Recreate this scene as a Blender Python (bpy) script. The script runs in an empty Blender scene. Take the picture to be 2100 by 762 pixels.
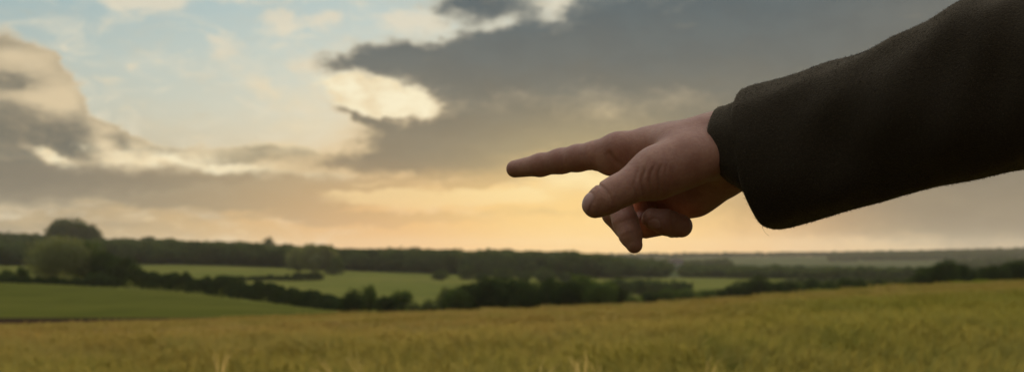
import bpy, bmesh, math, random
import numpy as np
from mathutils import Vector, Matrix, Euler

sc = bpy.context.scene
C = sc.collection
F = 2917.0            # focal length in pixels of the 2100 px wide photograph (50 mm lens, 36 mm sensor)
HZ = 520.0            # height of the eye-level line in the photograph
rad = math.radians

def P(px, py, d):
    """point seen at photograph pixel (px, py) at distance d along the view axis; the camera sits at the origin"""
    return Vector(((px - 1050.0) * d / F, d, (HZ - py) * d / F))

# ---------------------------------------------------------------- object helpers
def setp(o, label=None, cat=None, group=None, kind=None):
    if label: o['label'] = label
    if cat: o['category'] = cat
    if group: o['group'] = group
    if kind: o['kind'] = kind
    return o

def empty(name, loc=(0, 0, 0), rz=0.0):
    o = bpy.data.objects.new(name, None)
    o.location = loc; o.rotation_euler = (0, 0, rz)
    o.empty_display_size = 0.2
    C.objects.link(o)
    return o

def mesh_obj(name, verts, faces, mat=None, parent=None, smooth=False):
    me = bpy.data.meshes.new(name)
    if isinstance(verts, np.ndarray) and isinstance(faces, np.ndarray):
        nv, nf, k = len(verts), len(faces), faces.shape[1]
        me.vertices.add(nv); me.vertices.foreach_set('co', verts.astype(np.float32).ravel())
        me.loops.add(nf * k); me.loops.foreach_set('vertex_index', faces.astype(np.int32).ravel())
        me.polygons.add(nf)
        me.polygons.foreach_set('loop_start', np.arange(0, nf * k, k, dtype=np.int32))
        me.update(calc_edges=True)
    else:
        me.from_pydata([tuple(v) for v in verts], [], [tuple(f) for f in faces])
    if mat is not None:
        for m in (mat if isinstance(mat, (list, tuple)) else [mat]):
            me.materials.append(m)
    if smooth:
        me.polygons.foreach_set('use_smooth', [True] * len(me.polygons))
    me.update()
    o = bpy.data.objects.new(name, me)
    C.objects.link(o)
    if parent is not None: o.parent = parent
    return o

# ---------------------------------------------------------------- node helpers
class NT:
    def __init__(s, tree): s.t = tree; s.n = tree.nodes; s.l = tree.links
    def add(s, typ, **kw):
        nd = s.n.new(typ)
        for k, v in kw.items(): setattr(nd, k, v)
        return nd
    def put(s, sock, v):
        if isinstance(v, bpy.types.NodeSocket): s.l.new(v, sock)
        elif v is not None:
            if hasattr(sock.default_value, '__len__') and not hasattr(v, '__len__'): v = [v] * len(sock.default_value)
            if hasattr(v, '__len__') and len(v) == 3 and len(sock.default_value) == 4: v = (*v, 1)
            sock.default_value = v
    def math(s, op, a, b=None, c=None, clamp=False):
        nd = s.add('ShaderNodeMath', operation=op, use_clamp=clamp)
        for i, v in enumerate((a, b, c)):
            if v is not None: s.put(nd.inputs[i], v)
        return nd.outputs[0]
    def vmath(s, op, a, b=None, c=None):
        nd = s.add('ShaderNodeVectorMath', operation=op)
        for i, v in enumerate((a, b, c)):
            if v is not None: s.put(nd.inputs[i], v)
        return nd.outputs[0]
    def smooth(s, v, lo, hi, a=0.0, b=1.0):
        nd = s.add('ShaderNodeMapRange', interpolation_type='SMOOTHSTEP')
        for i, x in enumerate((v, lo, hi, a, b)): s.put(nd.inputs[i], x)
        return nd.outputs[0]
    def mix(s, f, a, b, blend='MIX'):
        nd = s.add('ShaderNodeMix', data_type='RGBA', blend_type=blend)
        s.put(nd.inputs[0], f); s.put(nd.inputs[6], a); s.put(nd.inputs[7], b)
        return nd.outputs[2]
    def noise(s, vec, scale, detail=4, rough=0.55, dist=0.0, col=False, dim='3D', lac=2.0):
        nd = s.add('ShaderNodeTexNoise', noise_dimensions=dim)
        if vec is not None: s.put(nd.inputs['Vector'], vec)
        for k, v in (('Scale', scale), ('Detail', detail), ('Roughness', rough), ('Distortion', dist), ('Lacunarity', lac)):
            s.put(nd.inputs[k], v)
        return nd.outputs['Color' if col else 'Fac']
    def ramp(s, v, stops):
        nd = s.add('ShaderNodeValToRGB'); cr = nd.color_ramp
        while len(cr.elements) < len(stops): cr.elements.new(0.5)
        for e, (p, c) in zip(cr.elements, stops): e.position = p; e.color = (*c, 1) if len(c) == 3 else c
        s.put(nd.inputs[0], v)
        return nd.outputs[0]

def material(name):
    m = bpy.data.materials.new(name); m.use_nodes = True
    t = NT(m.node_tree); t.n.clear()
    out = t.add('ShaderNodeOutputMaterial')
    return m, t, out

def lin(r, g, b):
    """sRGB 0-255 to linear"""
    f = lambda c: (c / 255 / 12.92) if c / 255 <= 0.04045 else ((c / 255 + 0.055) / 1.055) ** 2.4
    return (f(r), f(g), f(b))

# ---------------------------------------------------------------- camera
cam_d = bpy.data.cameras.new('camera'); cam = bpy.data.objects.new('camera', cam_d)
C.objects.link(cam); sc.camera = cam
cam_d.sensor_width = 36.0; cam_d.lens = 50.0
cam_d.shift_y = (HZ - 381.0) / 2100.0
cam_d.clip_start = 0.05; cam_d.clip_end = 20000.0
cam.location = (0, 0, 0); cam.rotation_euler = (rad(90), 0, 0)
cam_d.dof.use_dof = True; cam_d.dof.focus_distance = 1.0; cam_d.dof.aperture_fstop = 14.0
sc.view_settings.view_transform = 'Standard'; sc.view_settings.look = 'None'
sc.view_settings.gamma = 1.0; sc.view_settings.exposure = 0.0; sc.view_settings.use_curve_mapping = False
sc.render.engine = 'CYCLES'
sc.cycles.use_denoising = True
sc.cycles.max_bounces = 8; sc.cycles.transparent_max_bounces = 12; sc.cycles.volume_bounces = 1
sc.cycles.volume_step_rate = 4.0
sc.cycles.sample_clamp_indirect = 4.0
# ---------------------------------------------------------------- world: evening sky with backlit cloud
SUN_AZ, SUN_EL = 3.3, 3.0        # degrees right of the view axis, degrees above the horizon
world = bpy.data.worlds.new('World'); sc.world = world; world.use_nodes = True

def ang(px, py):
    """direction of a photograph pixel as (azimuth, elevation) in units of 0.1 rad"""
    x = (px - 1050.0) / F; z = (HZ - py) / F
    az = math.atan(x)
    return az * 10.0, math.atan(z * math.cos(az)) * 10.0

def blob_group(name, blobs):
    """node group: sum of soft elliptical lobes set in sky directions"""
    g = bpy.data.node_groups.new(name, 'ShaderNodeTree')
    g.interface.new_socket('Vector', in_out='INPUT', socket_type='NodeSocketVector')
    g.interface.new_socket('Value', in_out='OUTPUT', socket_type='NodeSocketFloat')
    t = NT(g); gi = t.add('NodeGroupInput'); go = t.add('NodeGroupOutput')
    acc = None
    for (px, py, rx, ry, rot, w) in blobs:
        a, e = ang(px, py)
        m = t.add('ShaderNodeMapping', vector_type='TEXTURE')
        t.put(m.inputs['Vector'], gi.outputs[0])
        m.inputs['Location'].default_value = (a, e, 0)
        m.inputs['Rotation'].default_value = (0, 0, rad(rot))
        m.inputs['Scale'].default_value = (rx / F * 10.0, ry / F * 10.0, 1)
        gr = t.add('ShaderNodeTexGradient', gradient_type='SPHERICAL')
        t.put(gr.inputs[0], m.outputs[0])
        acc = t.math('MULTIPLY_ADD', gr.outputs['Fac'], w, acc if acc is not None else 0.0)
    t.put(go.inputs[0], acc)
    return g

# (px, py, half width, half height, turn, weight)
DECK = [(1650, -20, 900, 190, 0, 2.6), (1500, 170, 820, 200, 0, 2.2), (950, 125, 260, 72, 0, 2.2), (800, 112, 110, 50, 0, 1.7), (745, 105, 50, 34, 0, 0.9),
        (682, 134, 50, 34, 0, 2.0), (715, 120, 50, 22, 0, 0.8), (980, 8, 130, 48, 0, 2.2), (960, 250, 300, 110, 0, 1.9), (850, 285, 180, 60, 0, 1.4), (880, 320, 300, 60, 0, 1.6),
        (745, 230, 100, 22, -22, 2.4), (1180, 300, 400, 100, 0, 1.1), (1700, 330, 600, 170, 0, 1.6), (1900, 470, 700, 150, 0, 1.5), (690, 335, 190, 34, 0, 1.0),
        (765, 190, 110, 44, -14, -2.6), (835, 212, 80, 46, 0, -2.2), (720, 178, 60, 28, 0, -1.2), (800, 205, 120, 60, -12, -0.8), (1150, 0, 75, 30, 25, -1.3), (1032, 48, 45, 30, 0, -1.0), (1230, 110, 260, 110, 0, 1.6), (1060, 110, 120, 60, 0, 0.6),
        (850, 38, 70, 26, 0, -1.6), (900, 66, 50, 18, 0, -1.3), (2150, 380, 500, 200, 0, 1.8), (2700, 100, 900, 330, 0, 2.6), (4200, 0, 1600, 600, 0, 2.2), (2900, 420, 900, 120, 0, 1.2),
        (1500, 420, 500, 70, 0, 0.7), (1000, 130, 250, 90, 0, 0.8), (900, 345, 280, 52, 0, 1.7), (1060, 345, 140, 40, 0, 0.6)]
LITE = [(30, 122, 90, 34, 0, 2.2), (118, 200, 70, 52, -30, 2.2), (50, 198, 110, 24, -8, 1.3), (208, 268, 56, 38, -40, 2.0), (250, 322, 130, 32, -15, 2.0), (340, 340, 180, 26, -5, 1.9),
        (395, 312, 80, 30, 0, 1.5), (510, 343, 130, 13, 0, 2.2), (78, 318, 50, 12, -30, 1.9), (570, 294, 66, 12, -10, 1.6), (160, 340, 80, 22, -10, 1.0)]
SHADE = [(55, 167, 100, 20, 0, 1.5), (60, 272, 190, 66, 0, 2.2), (155, 306, 90, 26, -20, 1.6), (90, 366, 320, 34, 0, 2.4), (262, 302, 80, 12, -28, 1.5), (362, 303, 70, 16, 0, 1.2),
         (530, 305, 62, 10, 0, 1.5), (600, 322, 110, 14, 0, 1.5), (20, 345, 120, 46, 0, 1.6), (420, 368, 260, 16, 0, 1.2)]
CUMU = [(-60, 250, 250, 215, 0, 3.0), (25, 135, 85, 55, 0, 2.2), (80, 135, 40, 34, 0, 1.4), (115, 205, 75, 62, -25, 2.4), (165, 275, 110, 66, -30, 2.2), (215, 285, 60, 44, -35, 1.6), (265, 325, 150, 46, -8, 2.2),
        (390, 325, 110, 44, 0, 2.0), (480, 335, 110, 34, 0, 1.5), (560, 312, 90, 30, 0, 1.8), (620, 325, 110, 28, 0, 1.3), (70, 350, 350, 90, 0, 1.8), (350, 365, 420, 44, 0, 1.3), (690, 345, 160, 38, 0, 1.1)]
BAND = [(100, 375, 620, 55, 0, 1.7), (600, 395, 420, 42, 0, 1.1), (850, 365, 300, 30, 0, 0.9), (300, 440, 500, 26, 0, 0.35), (780, 447, 330, 22, 0, 1.7), (1120, 432, 200, 16, 0, 0.9), (1000, 372, 110, 14, 0, 1.0), (500, 415, 300, 30, 0, 0.8), (60, 520, 600, 110, 0, 0.6), (1100, 340, 200, 40, 0, 0.8), (960, 378, 60, 12, 0, 0.5), (620, 420, 150, 20, 0, 0.4)]
PUFF = [(310, 2, 110, 34, 0, 1.7), (235, -5, 90, 24, 0, 0.9), (580, 50, 52, 36, 0, 1.4), (662, 46, 56, 26, 0, 1.3), (465, 103, 60, 46, -30, 1.0), (540, 180, 90, 40, -25, 1.0), (238, 167, 60, 17, 0, 0.8),
        (266, 138, 26, 20, 0, 0.9), (126, 101, 20, 12, 0, 0.9), (632, 128, 64, 30, 0, 1.3), (640, 190, 80, 60, 0, 0.8), (420, 75, 40, 20, -30, 0.7), (630, 260, 110, 26, 0, 0.7),
        (860, 48, 110, 32, 0, 1.5), (480, 0, 130, 14, 0, 0.7), (385, 155, 60, 12, 0, 0.5), (800, 40, 60, 30, 0, 0.6), (700, 90, 60, 30, 0, 0.6), (1150, 15, 110, 60, 0, 1.0), (1030, 50, 70, 40, 0, 0.7)]
WHITE = [(795, 200, 170, 70, -12, 3.0), (860, 215, 60, 40, 0, 0.6), (720, 175, 60, 30, 0, 0.6), (330, 326, 210, 40, -4, 1.2), (500, 345, 120, 14, 0, 0.9), (110, 325, 60, 14, -20, 1.1), (150, 345, 80, 20, -20, 0.8)]

t = NT(world.node_tree); t.n.clear()
wout = t.add('ShaderNodeOutputWorld'); bg = t.add('ShaderNodeBackground')
t.l.new(bg.outputs[0], wout.inputs[0])
tc = t.add('ShaderNodeTexCoord')
dirv = t.vmath('NORMALIZE', tc.outputs['Generated'])
sep = t.add('ShaderNodeSeparateXYZ'); t.put(sep.inputs[0], dirv)
dx, dy, dz = sep.outputs
az = t.math('MULTIPLY', t.math('ARCTAN2', dx, dy), 10.0)
el = t.math('MULTIPLY', t.math('ARCSINE', dz), 10.0)
cmb = t.add('ShaderNodeCombineXYZ'); t.put(cmb.inputs[0], az); t.put(cmb.inputs[1], el)
q = cmb.outputs[0]
# stretched coordinates: cloud detail is wider than tall near the horizon
st = t.vmath('MULTIPLY', q, (1.0, 1.9, 1.0))
wn = t.vmath('SUBTRACT', t.noise(st, 1.6, 5, 0.55, col=True), (0.5, 0.5, 0.5))
qw = t.vmath('ADD', q, t.vmath('ADD', t.vmath('MULTIPLY', wn, (0.38, 0.22, 0.0)), t.vmath('MULTIPLY', t.vmath('SUBTRACT', t.noise(st, 5.5, 5, 0.6, col=True), (0.5, 0.5, 0.5)), (0.26, 0.17, 0.0))))
fb = t.math('SUBTRACT', t.noise(st, 2.6, 7, 0.58), 0.5)
fine = t.math('SUBTRACT', t.noise(st, 5.5, 6, 0.6), 0.5)
wn2 = t.vmath('SUBTRACT', t.noise(st, 4.0, 4, 0.55, col=True), (0.5, 0.5, 0.5))
qf = t.vmath('ADD', q, t.vmath('MULTIPLY', wn2, (0.26, 0.17, 0.0)))

def grp(g, vec):
    n = t.add('ShaderNodeGroup'); n.node_tree = g; t.put(n.inputs[0], vec); return n.outputs[0]
gD, gC, gB, gP, gW = (blob_group(n, b) for n, b in (('deck', DECK), ('cumulus', CUMU), ('band', BAND), ('puffs', PUFF), ('bright', WHITE)))
gL, gS = blob_group('lit_billows', LITE), blob_group('shaded_billows', SHADE)

# how close to the hidden sun
sv = Vector((math.sin(rad(SUN_AZ)) * math.cos(rad(SUN_EL)), math.cos(rad(SUN_AZ)) * math.cos(rad(SUN_EL)), math.sin(rad(SUN_EL))))
sa = rad(SUN_AZ) * 10; se = rad(SUN_EL) * 10
sd = t.vmath('MULTIPLY', t.vmath('SUBTRACT', q, (sa, se, 0)), (0.55, 1.15, 0))
ln = t.add('ShaderNodeVectorMath', operation='LENGTH'); t.put(ln.inputs[0], sd); sdist = ln.outputs['Value']
glow = t.math('POWER', t.smooth(sdist, 0.0, 1.5, 1.0, 0.0), 1.3)
glowN = t.math('POWER', t.smooth(sdist, 0.0, 0.9, 1.0, 0.0), 1.5)

# clear sky behind: Nishita plus the evening gradient
sky = t.add('ShaderNodeTexSky', sky_type='NISHITA')
sky.sun_disc = False; sky.sun_elevation = rad(SUN_EL); sky.sun_rotation = rad(SUN_AZ)
sky.air_density = 1.0; sky.dust_density = 1.5; sky.ozone_density = 2.0
K = 10.0   # the background runs at strength 0.1
grad = t.ramp(t.math('DIVIDE', el, 2.4, clamp=True), [(0.0, lin(214, 176, 118)), (0.10, lin(222, 190, 138)), (0.20, lin(206, 202, 180)), (0.36, lin(202, 208, 194)),
        (0.55, lin(190, 208, 204)), (0.75, lin(166, 196, 202)), (1.0, lin(138, 172, 184))])
dim = t.smooth(az, -4.2, -0.8, 0.86, 1.0)
grad = t.mix(1.0, grad, t.vmath('MULTIPLY', (1, 1, 1), dim), 'MULTIPLY')
skyN = t.vmath('MULTIPLY', sky.outputs[0], (0.1, 0.1, 0.1))
clear = t.mix(0.15, grad, skyN)
# the low haze turns tan to the left and right and glows near the sun
lowf = t.smooth(el, 0.0, 1.05, 1.0, 0.0)
tan = t.mix(t.smooth(az, -3.6, -1.0), lin(154, 143, 118), lin(206, 170, 116))
tan = t.mix(t.smooth(az, 1.2, 3.2), tan, lin(148, 130, 105))
col = t.mix(t.math('MULTIPLY', lowf, 0.85), clear, tan)
col = t.mix(t.math('MULTIPLY', glow, 0.70), col, lin(246, 208, 138))

# small cream clouds
dP = t.math('ADD', grp(gP, qf), t.math('ADD', t.math('MULTIPLY', fine, 1.5), t.math('MULTIPLY', fb, 0.8)))
aP = t.smooth(dP, 0.05, 1.15)
puffc = t.mix(t.smooth(el, 0.6, 1.6), lin(236, 214, 170), lin(226, 216, 192))
col = t.mix(t.math('MULTIPLY', aP, 0.82), col, puffc)

wsp = t.smooth(t.noise(t.vmath('ADD', t.vmath('MULTIPLY', q, (1.0, 2.4, 1.0)), (3.1, 7.7, 0)), 2.2, 7, 0.62, 0.6), 0.47, 0.72)
col = t.mix(t.math('MULTIPLY', wsp, 0.55), col, lin(230, 220, 194))
# cumulus bank on the left: bright thin rim towards the sun, grey where it is thick
dC = t.math('ADD', grp(gC, qf), t.math('ADD', t.math('MULTIPLY', fb, 1.2), t.math('MULTIPLY', fine, 0.6)))
qs = t.vmath('ADD', q, (0.16, 0.13, 0.0))
sts = t.vmath('MULTIPLY', qs, (1.0, 1.9, 1.0))
fbs = t.math('SUBTRACT', t.noise(sts, 2.6, 7, 0.58), 0.5)
rel = t.math('SUBTRACT', fb, fbs)       # slope of the cloud surface towards the light
dC = t.math('MULTIPLY_ADD', t.math('SUBTRACT', t.noise(st, 9.0, 6, 0.62), 0.5), 0.55, dC)
aC = t.smooth(dC, 0.25, 1.0)
big = t.noise(t.vmath('MULTIPLY', q, (1.0, 1.5, 1.0)), 1.35, 3, 0.5); bigs = t.noise(t.vmath('MULTIPLY', t.vmath('ADD', q, (0.20, 0.20, 0)), (1.0, 1.5, 1.0)), 1.35, 3, 0.5)
rel2 = t.math('MULTIPLY_ADD', t.math('SUBTRACT', big, bigs), -5.0, t.math('MULTIPLY', rel, -2.0))
thick = t.smooth(t.math('ADD', dC, rel2), 0.6, 3.4)
rimc = t.mix(t.smooth(az, -3.4, -1.3), lin(216, 196, 160), lin(228, 208, 168))
tone = t.math('ADD', t.math('SUBTRACT', grp(gS, qf), grp(gL, qf)), t.math('MULTIPLY', t.math('ADD', rel2, fb), 0.55))
thick = t.math('MULTIPLY', t.smooth(tone, -2.1, 2.1), t.smooth(dC, 0.35, 1.3))
cc = t.mix(thick, rimc, t.mix(t.smooth(az, -3.0, -1.6), lin(110, 108, 97), lin(150, 140, 116)))
bright = t.smooth(t.math('ADD', grp(gW, qf), t.math('MULTIPLY', fine, 2.2)), 0.15, 1.3)
col = t.mix(aC, col, cc)

# the wide dark deck
dD = t.math('ADD', grp(gD, qw), t.math('ADD', t.math('MULTIPLY', fb, 1.3), t.math('MULTIPLY', fine, 0.35)))
fine2 = t.math('SUBTRACT', t.noise(st, 9.0, 6, 0.62), 0.5)
dD = t.math('MULTIPLY_ADD', fine2, 0.8, dD)
aD = t.smooth(dD, -0.25, 1.7)
thickD = t.smooth(dD, 0.4, 2.3)
deckc = t.ramp(t.math('DIVIDE', t.math('MULTIPLY_ADD', fb, 0.35, el), 2.0, clamp=True), [(0.0, lin(158, 134, 102)), (0.18, lin(156, 136, 106)), (0.34, lin(140, 127, 104)), (0.52, lin(122, 117, 103)),
        (0.68, lin(106, 109, 105)), (0.84, lin(94, 103, 105)), (1.0, lin(91, 103, 108))])
deckc = t.mix(t.smooth(az, 1.6, 3.4, 0.0, 0.55), deckc, lin(118, 114, 104))
mott = t.smooth(t.math('MULTIPLY_ADD', rel, 1.6, t.math('MULTIPLY', fb, 0.9)), -0.35, 0.40)
deckc = t.mix(t.math('MULTIPLY', mott, 0.20), deckc, t.vmath('MULTIPLY', deckc, (1.5, 1.45, 1.35)))
rimD = t.mix(t.smooth(el, 0.5, 1.7), lin(226, 196, 148), lin(198, 192, 172))
dcol = t.mix(thickD, rimD, deckc)
col = t.mix(aD, col, dcol)
# hole with the lit cloud behind
hole = t.math('MULTIPLY', bright, t.smooth(dD, 1.5, 0.1))
col = t.mix(t.math('MULTIPLY', hole, 0.88), col, t.mix(t.smooth(t.math('ADD', fb, t.math('MULTIPLY', fine, .5)), -0.12, 0.16), lin(252, 240, 204), lin(236, 214, 172)))

# low bands of grey stratus with light strips between
stb = t.vmath('MULTIPLY', q, (1.0, 4.5, 1.0))
fbb = t.math('SUBTRACT', t.noise(stb, 2.0, 6, 0.55), 0.5)
dB = t.math('ADD', grp(gB, qf), t.math('MULTIPLY', fbb, 1.3))
aB = t.smooth(dB, 0.15, 0.95)
bandc = t.mix(t.smooth(az, -3.6, -0.6), lin(128, 120, 104), lin(178, 154, 116))
bandc = t.mix(t.math('MULTIPLY', glow, 0.40), bandc, lin(214, 172, 118))
col = t.mix(t.math('MULTIPLY', aB, 0.85), col, bandc)
# brighter strip and breaks round the hidden sun
stp = blob_group('strip', [(880, 404, 280, 26, 0, 2.4), (690, 388, 90, 14, 0, 0.8), (1080, 396, 160, 22, 0, 1.0), (1185, 362, 150, 34, 0, 1.5), (770, 372, 110, 12, 0, 0.8), (1230, 480, 330, 60, 0, 1.3)])
aS = t.smooth(t.math('ADD', grp(stp, qf), t.math('MULTIPLY', fbb, 1.6)), 0.2, 1.3)
stc = t.mix(glowN, lin(242, 216, 160), lin(255, 238, 188))
col = t.mix(t.math('MULTIPLY', aS, 0.80), col, stc)
col = t.mix(t.math('MULTIPLY', glowN, 0.30), col, lin(255, 226, 152))

hz = t.math('MULTIPLY', t.smooth(el, 0.72, 0.0), t.math('MULTIPLY', t.smooth(az, -2.4, -0.2), t.smooth(az, 2.9, 1.0)))
hzc = t.mix(t.smooth(sdist, 0.2, 1.1), lin(255, 210, 126), lin(231, 171, 104))
col = t.mix(t.math('MULTIPLY', hz, 0.9), col, hzc)
# round the rest of the sky: even grey-blue cloud, dimmer opposite the sun, and dark below the horizon
away = t.math('ADD', t.smooth(dy, 0.85, 0.25), t.smooth(el, 2.6, 5.5), clamp=True)
over = t.mix(t.smooth(t.noise(dirv, 3.0, 6, 0.55), 0.35, 0.65), (0.12, 0.122, 0.122), (0.23, 0.235, 0.235))
over = t.mix(t.smooth(dz, 0.2, 0.8), over, (0.98, 1.0, 1.02))
over = t.mix(1.0, over, t.vmath('MULTIPLY', (1, 1, 1), t.smooth(dy, -0.7, 0.5, 0.5, 1.0)), 'MULTIPLY')
col = t.mix(away, col, over)
col = t.mix(t.smooth(dz, -0.002, -0.03), col, (0.03, 0.03, 0.02))
col = t.vmath('MULTIPLY', col, (K, K, K))
t.put(bg.inputs[0], col)
bg.inputs[1].default_value = 0.1
world.cycles.sampling_method = 'MANUAL'; world.cycles.sample_map_resolution = 1024

sl = bpy.data.lights.new('sun', 'SUN'); sun = bpy.data.objects.new('sun', sl); C.objects.link(sun)
sl.energy = 4.0; sl.angle = rad(5.0); sl.color = (1.0, 0.72, 0.40)
sun.rotation_euler = (-sv).to_track_quat('-Z', 'Y').to_euler()
# ---------------------------------------------------------------- distance-field modelling of the person
def cone(X, a, b, ra, rb, sq=None):
    """distance to a capsule that tapers from ra at a to rb at b; sq=(axis, k) flattens it by k along axis"""
    a = np.array(a, np.float32); b = np.array(b, np.float32)
    ab = b - a
    L = float(ab @ ab) + 1e-12
    px, py, pz = X[0] - a[0], X[1] - a[1], X[2] - a[2]
    h = np.clip((px * ab[0] + py * ab[1] + pz * ab[2]) / L, 0, 1)
    qx, qy, qz = px - ab[0] * h, py - ab[1] * h, pz - ab[2] * h
    if sq is None:
        return np.sqrt(qx * qx + qy * qy + qz * qz) - (ra + (rb - ra) * h)
    ax, k = sq; ax = np.array(ax, np.float32); ax /= np.linalg.norm(ax)
    c = qx * ax[0] + qy * ax[1] + qz * ax[2]
    d2 = qx * qx + qy * qy + qz * qz - c * c
    return (np.sqrt(d2 + (c / k) ** 2) - (ra + (rb - ra) * h)) * min(1.0, k)

def smin(a, b, k):
    h = np.clip(0.5 + 0.5 * (b - a) / k, 0, 1)
    return b + (a - b) * h - k * h * (1 - h)

def grid(lo, hi, vox):
    n = [int(math.ceil((h - l) / vox)) + 1 for l, h in zip(lo, hi)]
    ax = [(l + vox * np.arange(k)).astype(np.float32) for l, k in zip(lo, n)]
    return (ax[0][:, None, None], ax[1][None, :, None], ax[2][None, None, :]), tuple(n)

def surface_nets(D, lo, vox):
    """closed quad mesh of the zero level of D"""
    D = D.astype(np.float32)
    s = D < 0
    nx, ny, nz = D.shape
    cs = [(i, j, k) for i in (0, 1) for j in (0, 1) for k in (0, 1)]
    cnt = np.zeros((nx - 1, ny - 1, nz - 1), np.int8)
    for i, j, k in cs: cnt += s[i:nx - 1 + i, j:ny - 1 + j, k:nz - 1 + k]
    act = (cnt > 0) & (cnt < 8)
    idx = -np.ones(act.shape, np.int64); cells = np.argwhere(act); idx[act] = np.arange(len(cells))
    acc = np.zeros((len(cells), 3)); num = np.zeros(len(cells))
    ci, cj, ck = cells.T
    for a in cs:
        for ax in range(3):
            if a[ax]: continue
            b = list(a); b[ax] = 1
            da = D[ci + a[0], cj + a[1], ck + a[2]]; db = D[ci + b[0], cj + b[1], ck + b[2]]
            m = (da < 0) != (db < 0)
            t_ = np.where(m, da / np.where(m, da - db, 1), 0)
            p = np.tile(np.array(a, float), (len(cells), 1)); p[:, ax] += t_
            acc[m] += p[m]; num[m] += 1
    V = (cells + acc / num[:, None]) * vox + np.array(lo)
    faces = []
    for ax in range(3):
        u, v = [(1, 2), (2, 0), (0, 1)][ax]
        sl0 = [slice(1, n - 1) for n in D.shape]; sl0[ax] = slice(0, D.shape[ax] - 1)
        sl1 = list(sl0); sl1[ax] = slice(1, D.shape[ax])
        A = s[tuple(sl0)]; B = s[tuple(sl1)]
        for m, flip in ((A & ~B, False), (~A & B, True)):
            e = np.argwhere(m)
            if not len(e): continue
            off = np.ones(3, int); off[ax] = 0; e = e + off
            du = np.zeros(3, int); du[u] = 1; dv = np.zeros(3, int); dv[v] = 1
            q4 = [e, e - du, e - du - dv, e - dv]
            f = np.stack([idx[tuple(x.T)] for x in q4], 1)
            if flip: f = f[:, ::-1]
            faces.append(f)
    Fc = np.concatenate(faces)
    return V, Fc[(Fc >= 0).all(1)]

def sample(D, lo, vox, V):
    g = (V - np.array(lo)) / vox
    g = np.clip(g, 0, np.array(D.shape) - 1.001); i = g.astype(int); f = g - i
    r = 0
    for a in (0, 1):
        for b in (0, 1):
            for c in (0, 1):
                w = (f[:, 0] if a else 1 - f[:, 0]) * (f[:, 1] if b else 1 - f[:, 1]) * (f[:, 2] if c else 1 - f[:, 2])
                r = r + w * D[i[:, 0] + a, i[:, 1] + b, i[:, 2] + c]
    return r

def R_(px, d): return px * d / F      # a radius given in photograph pixels

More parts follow.
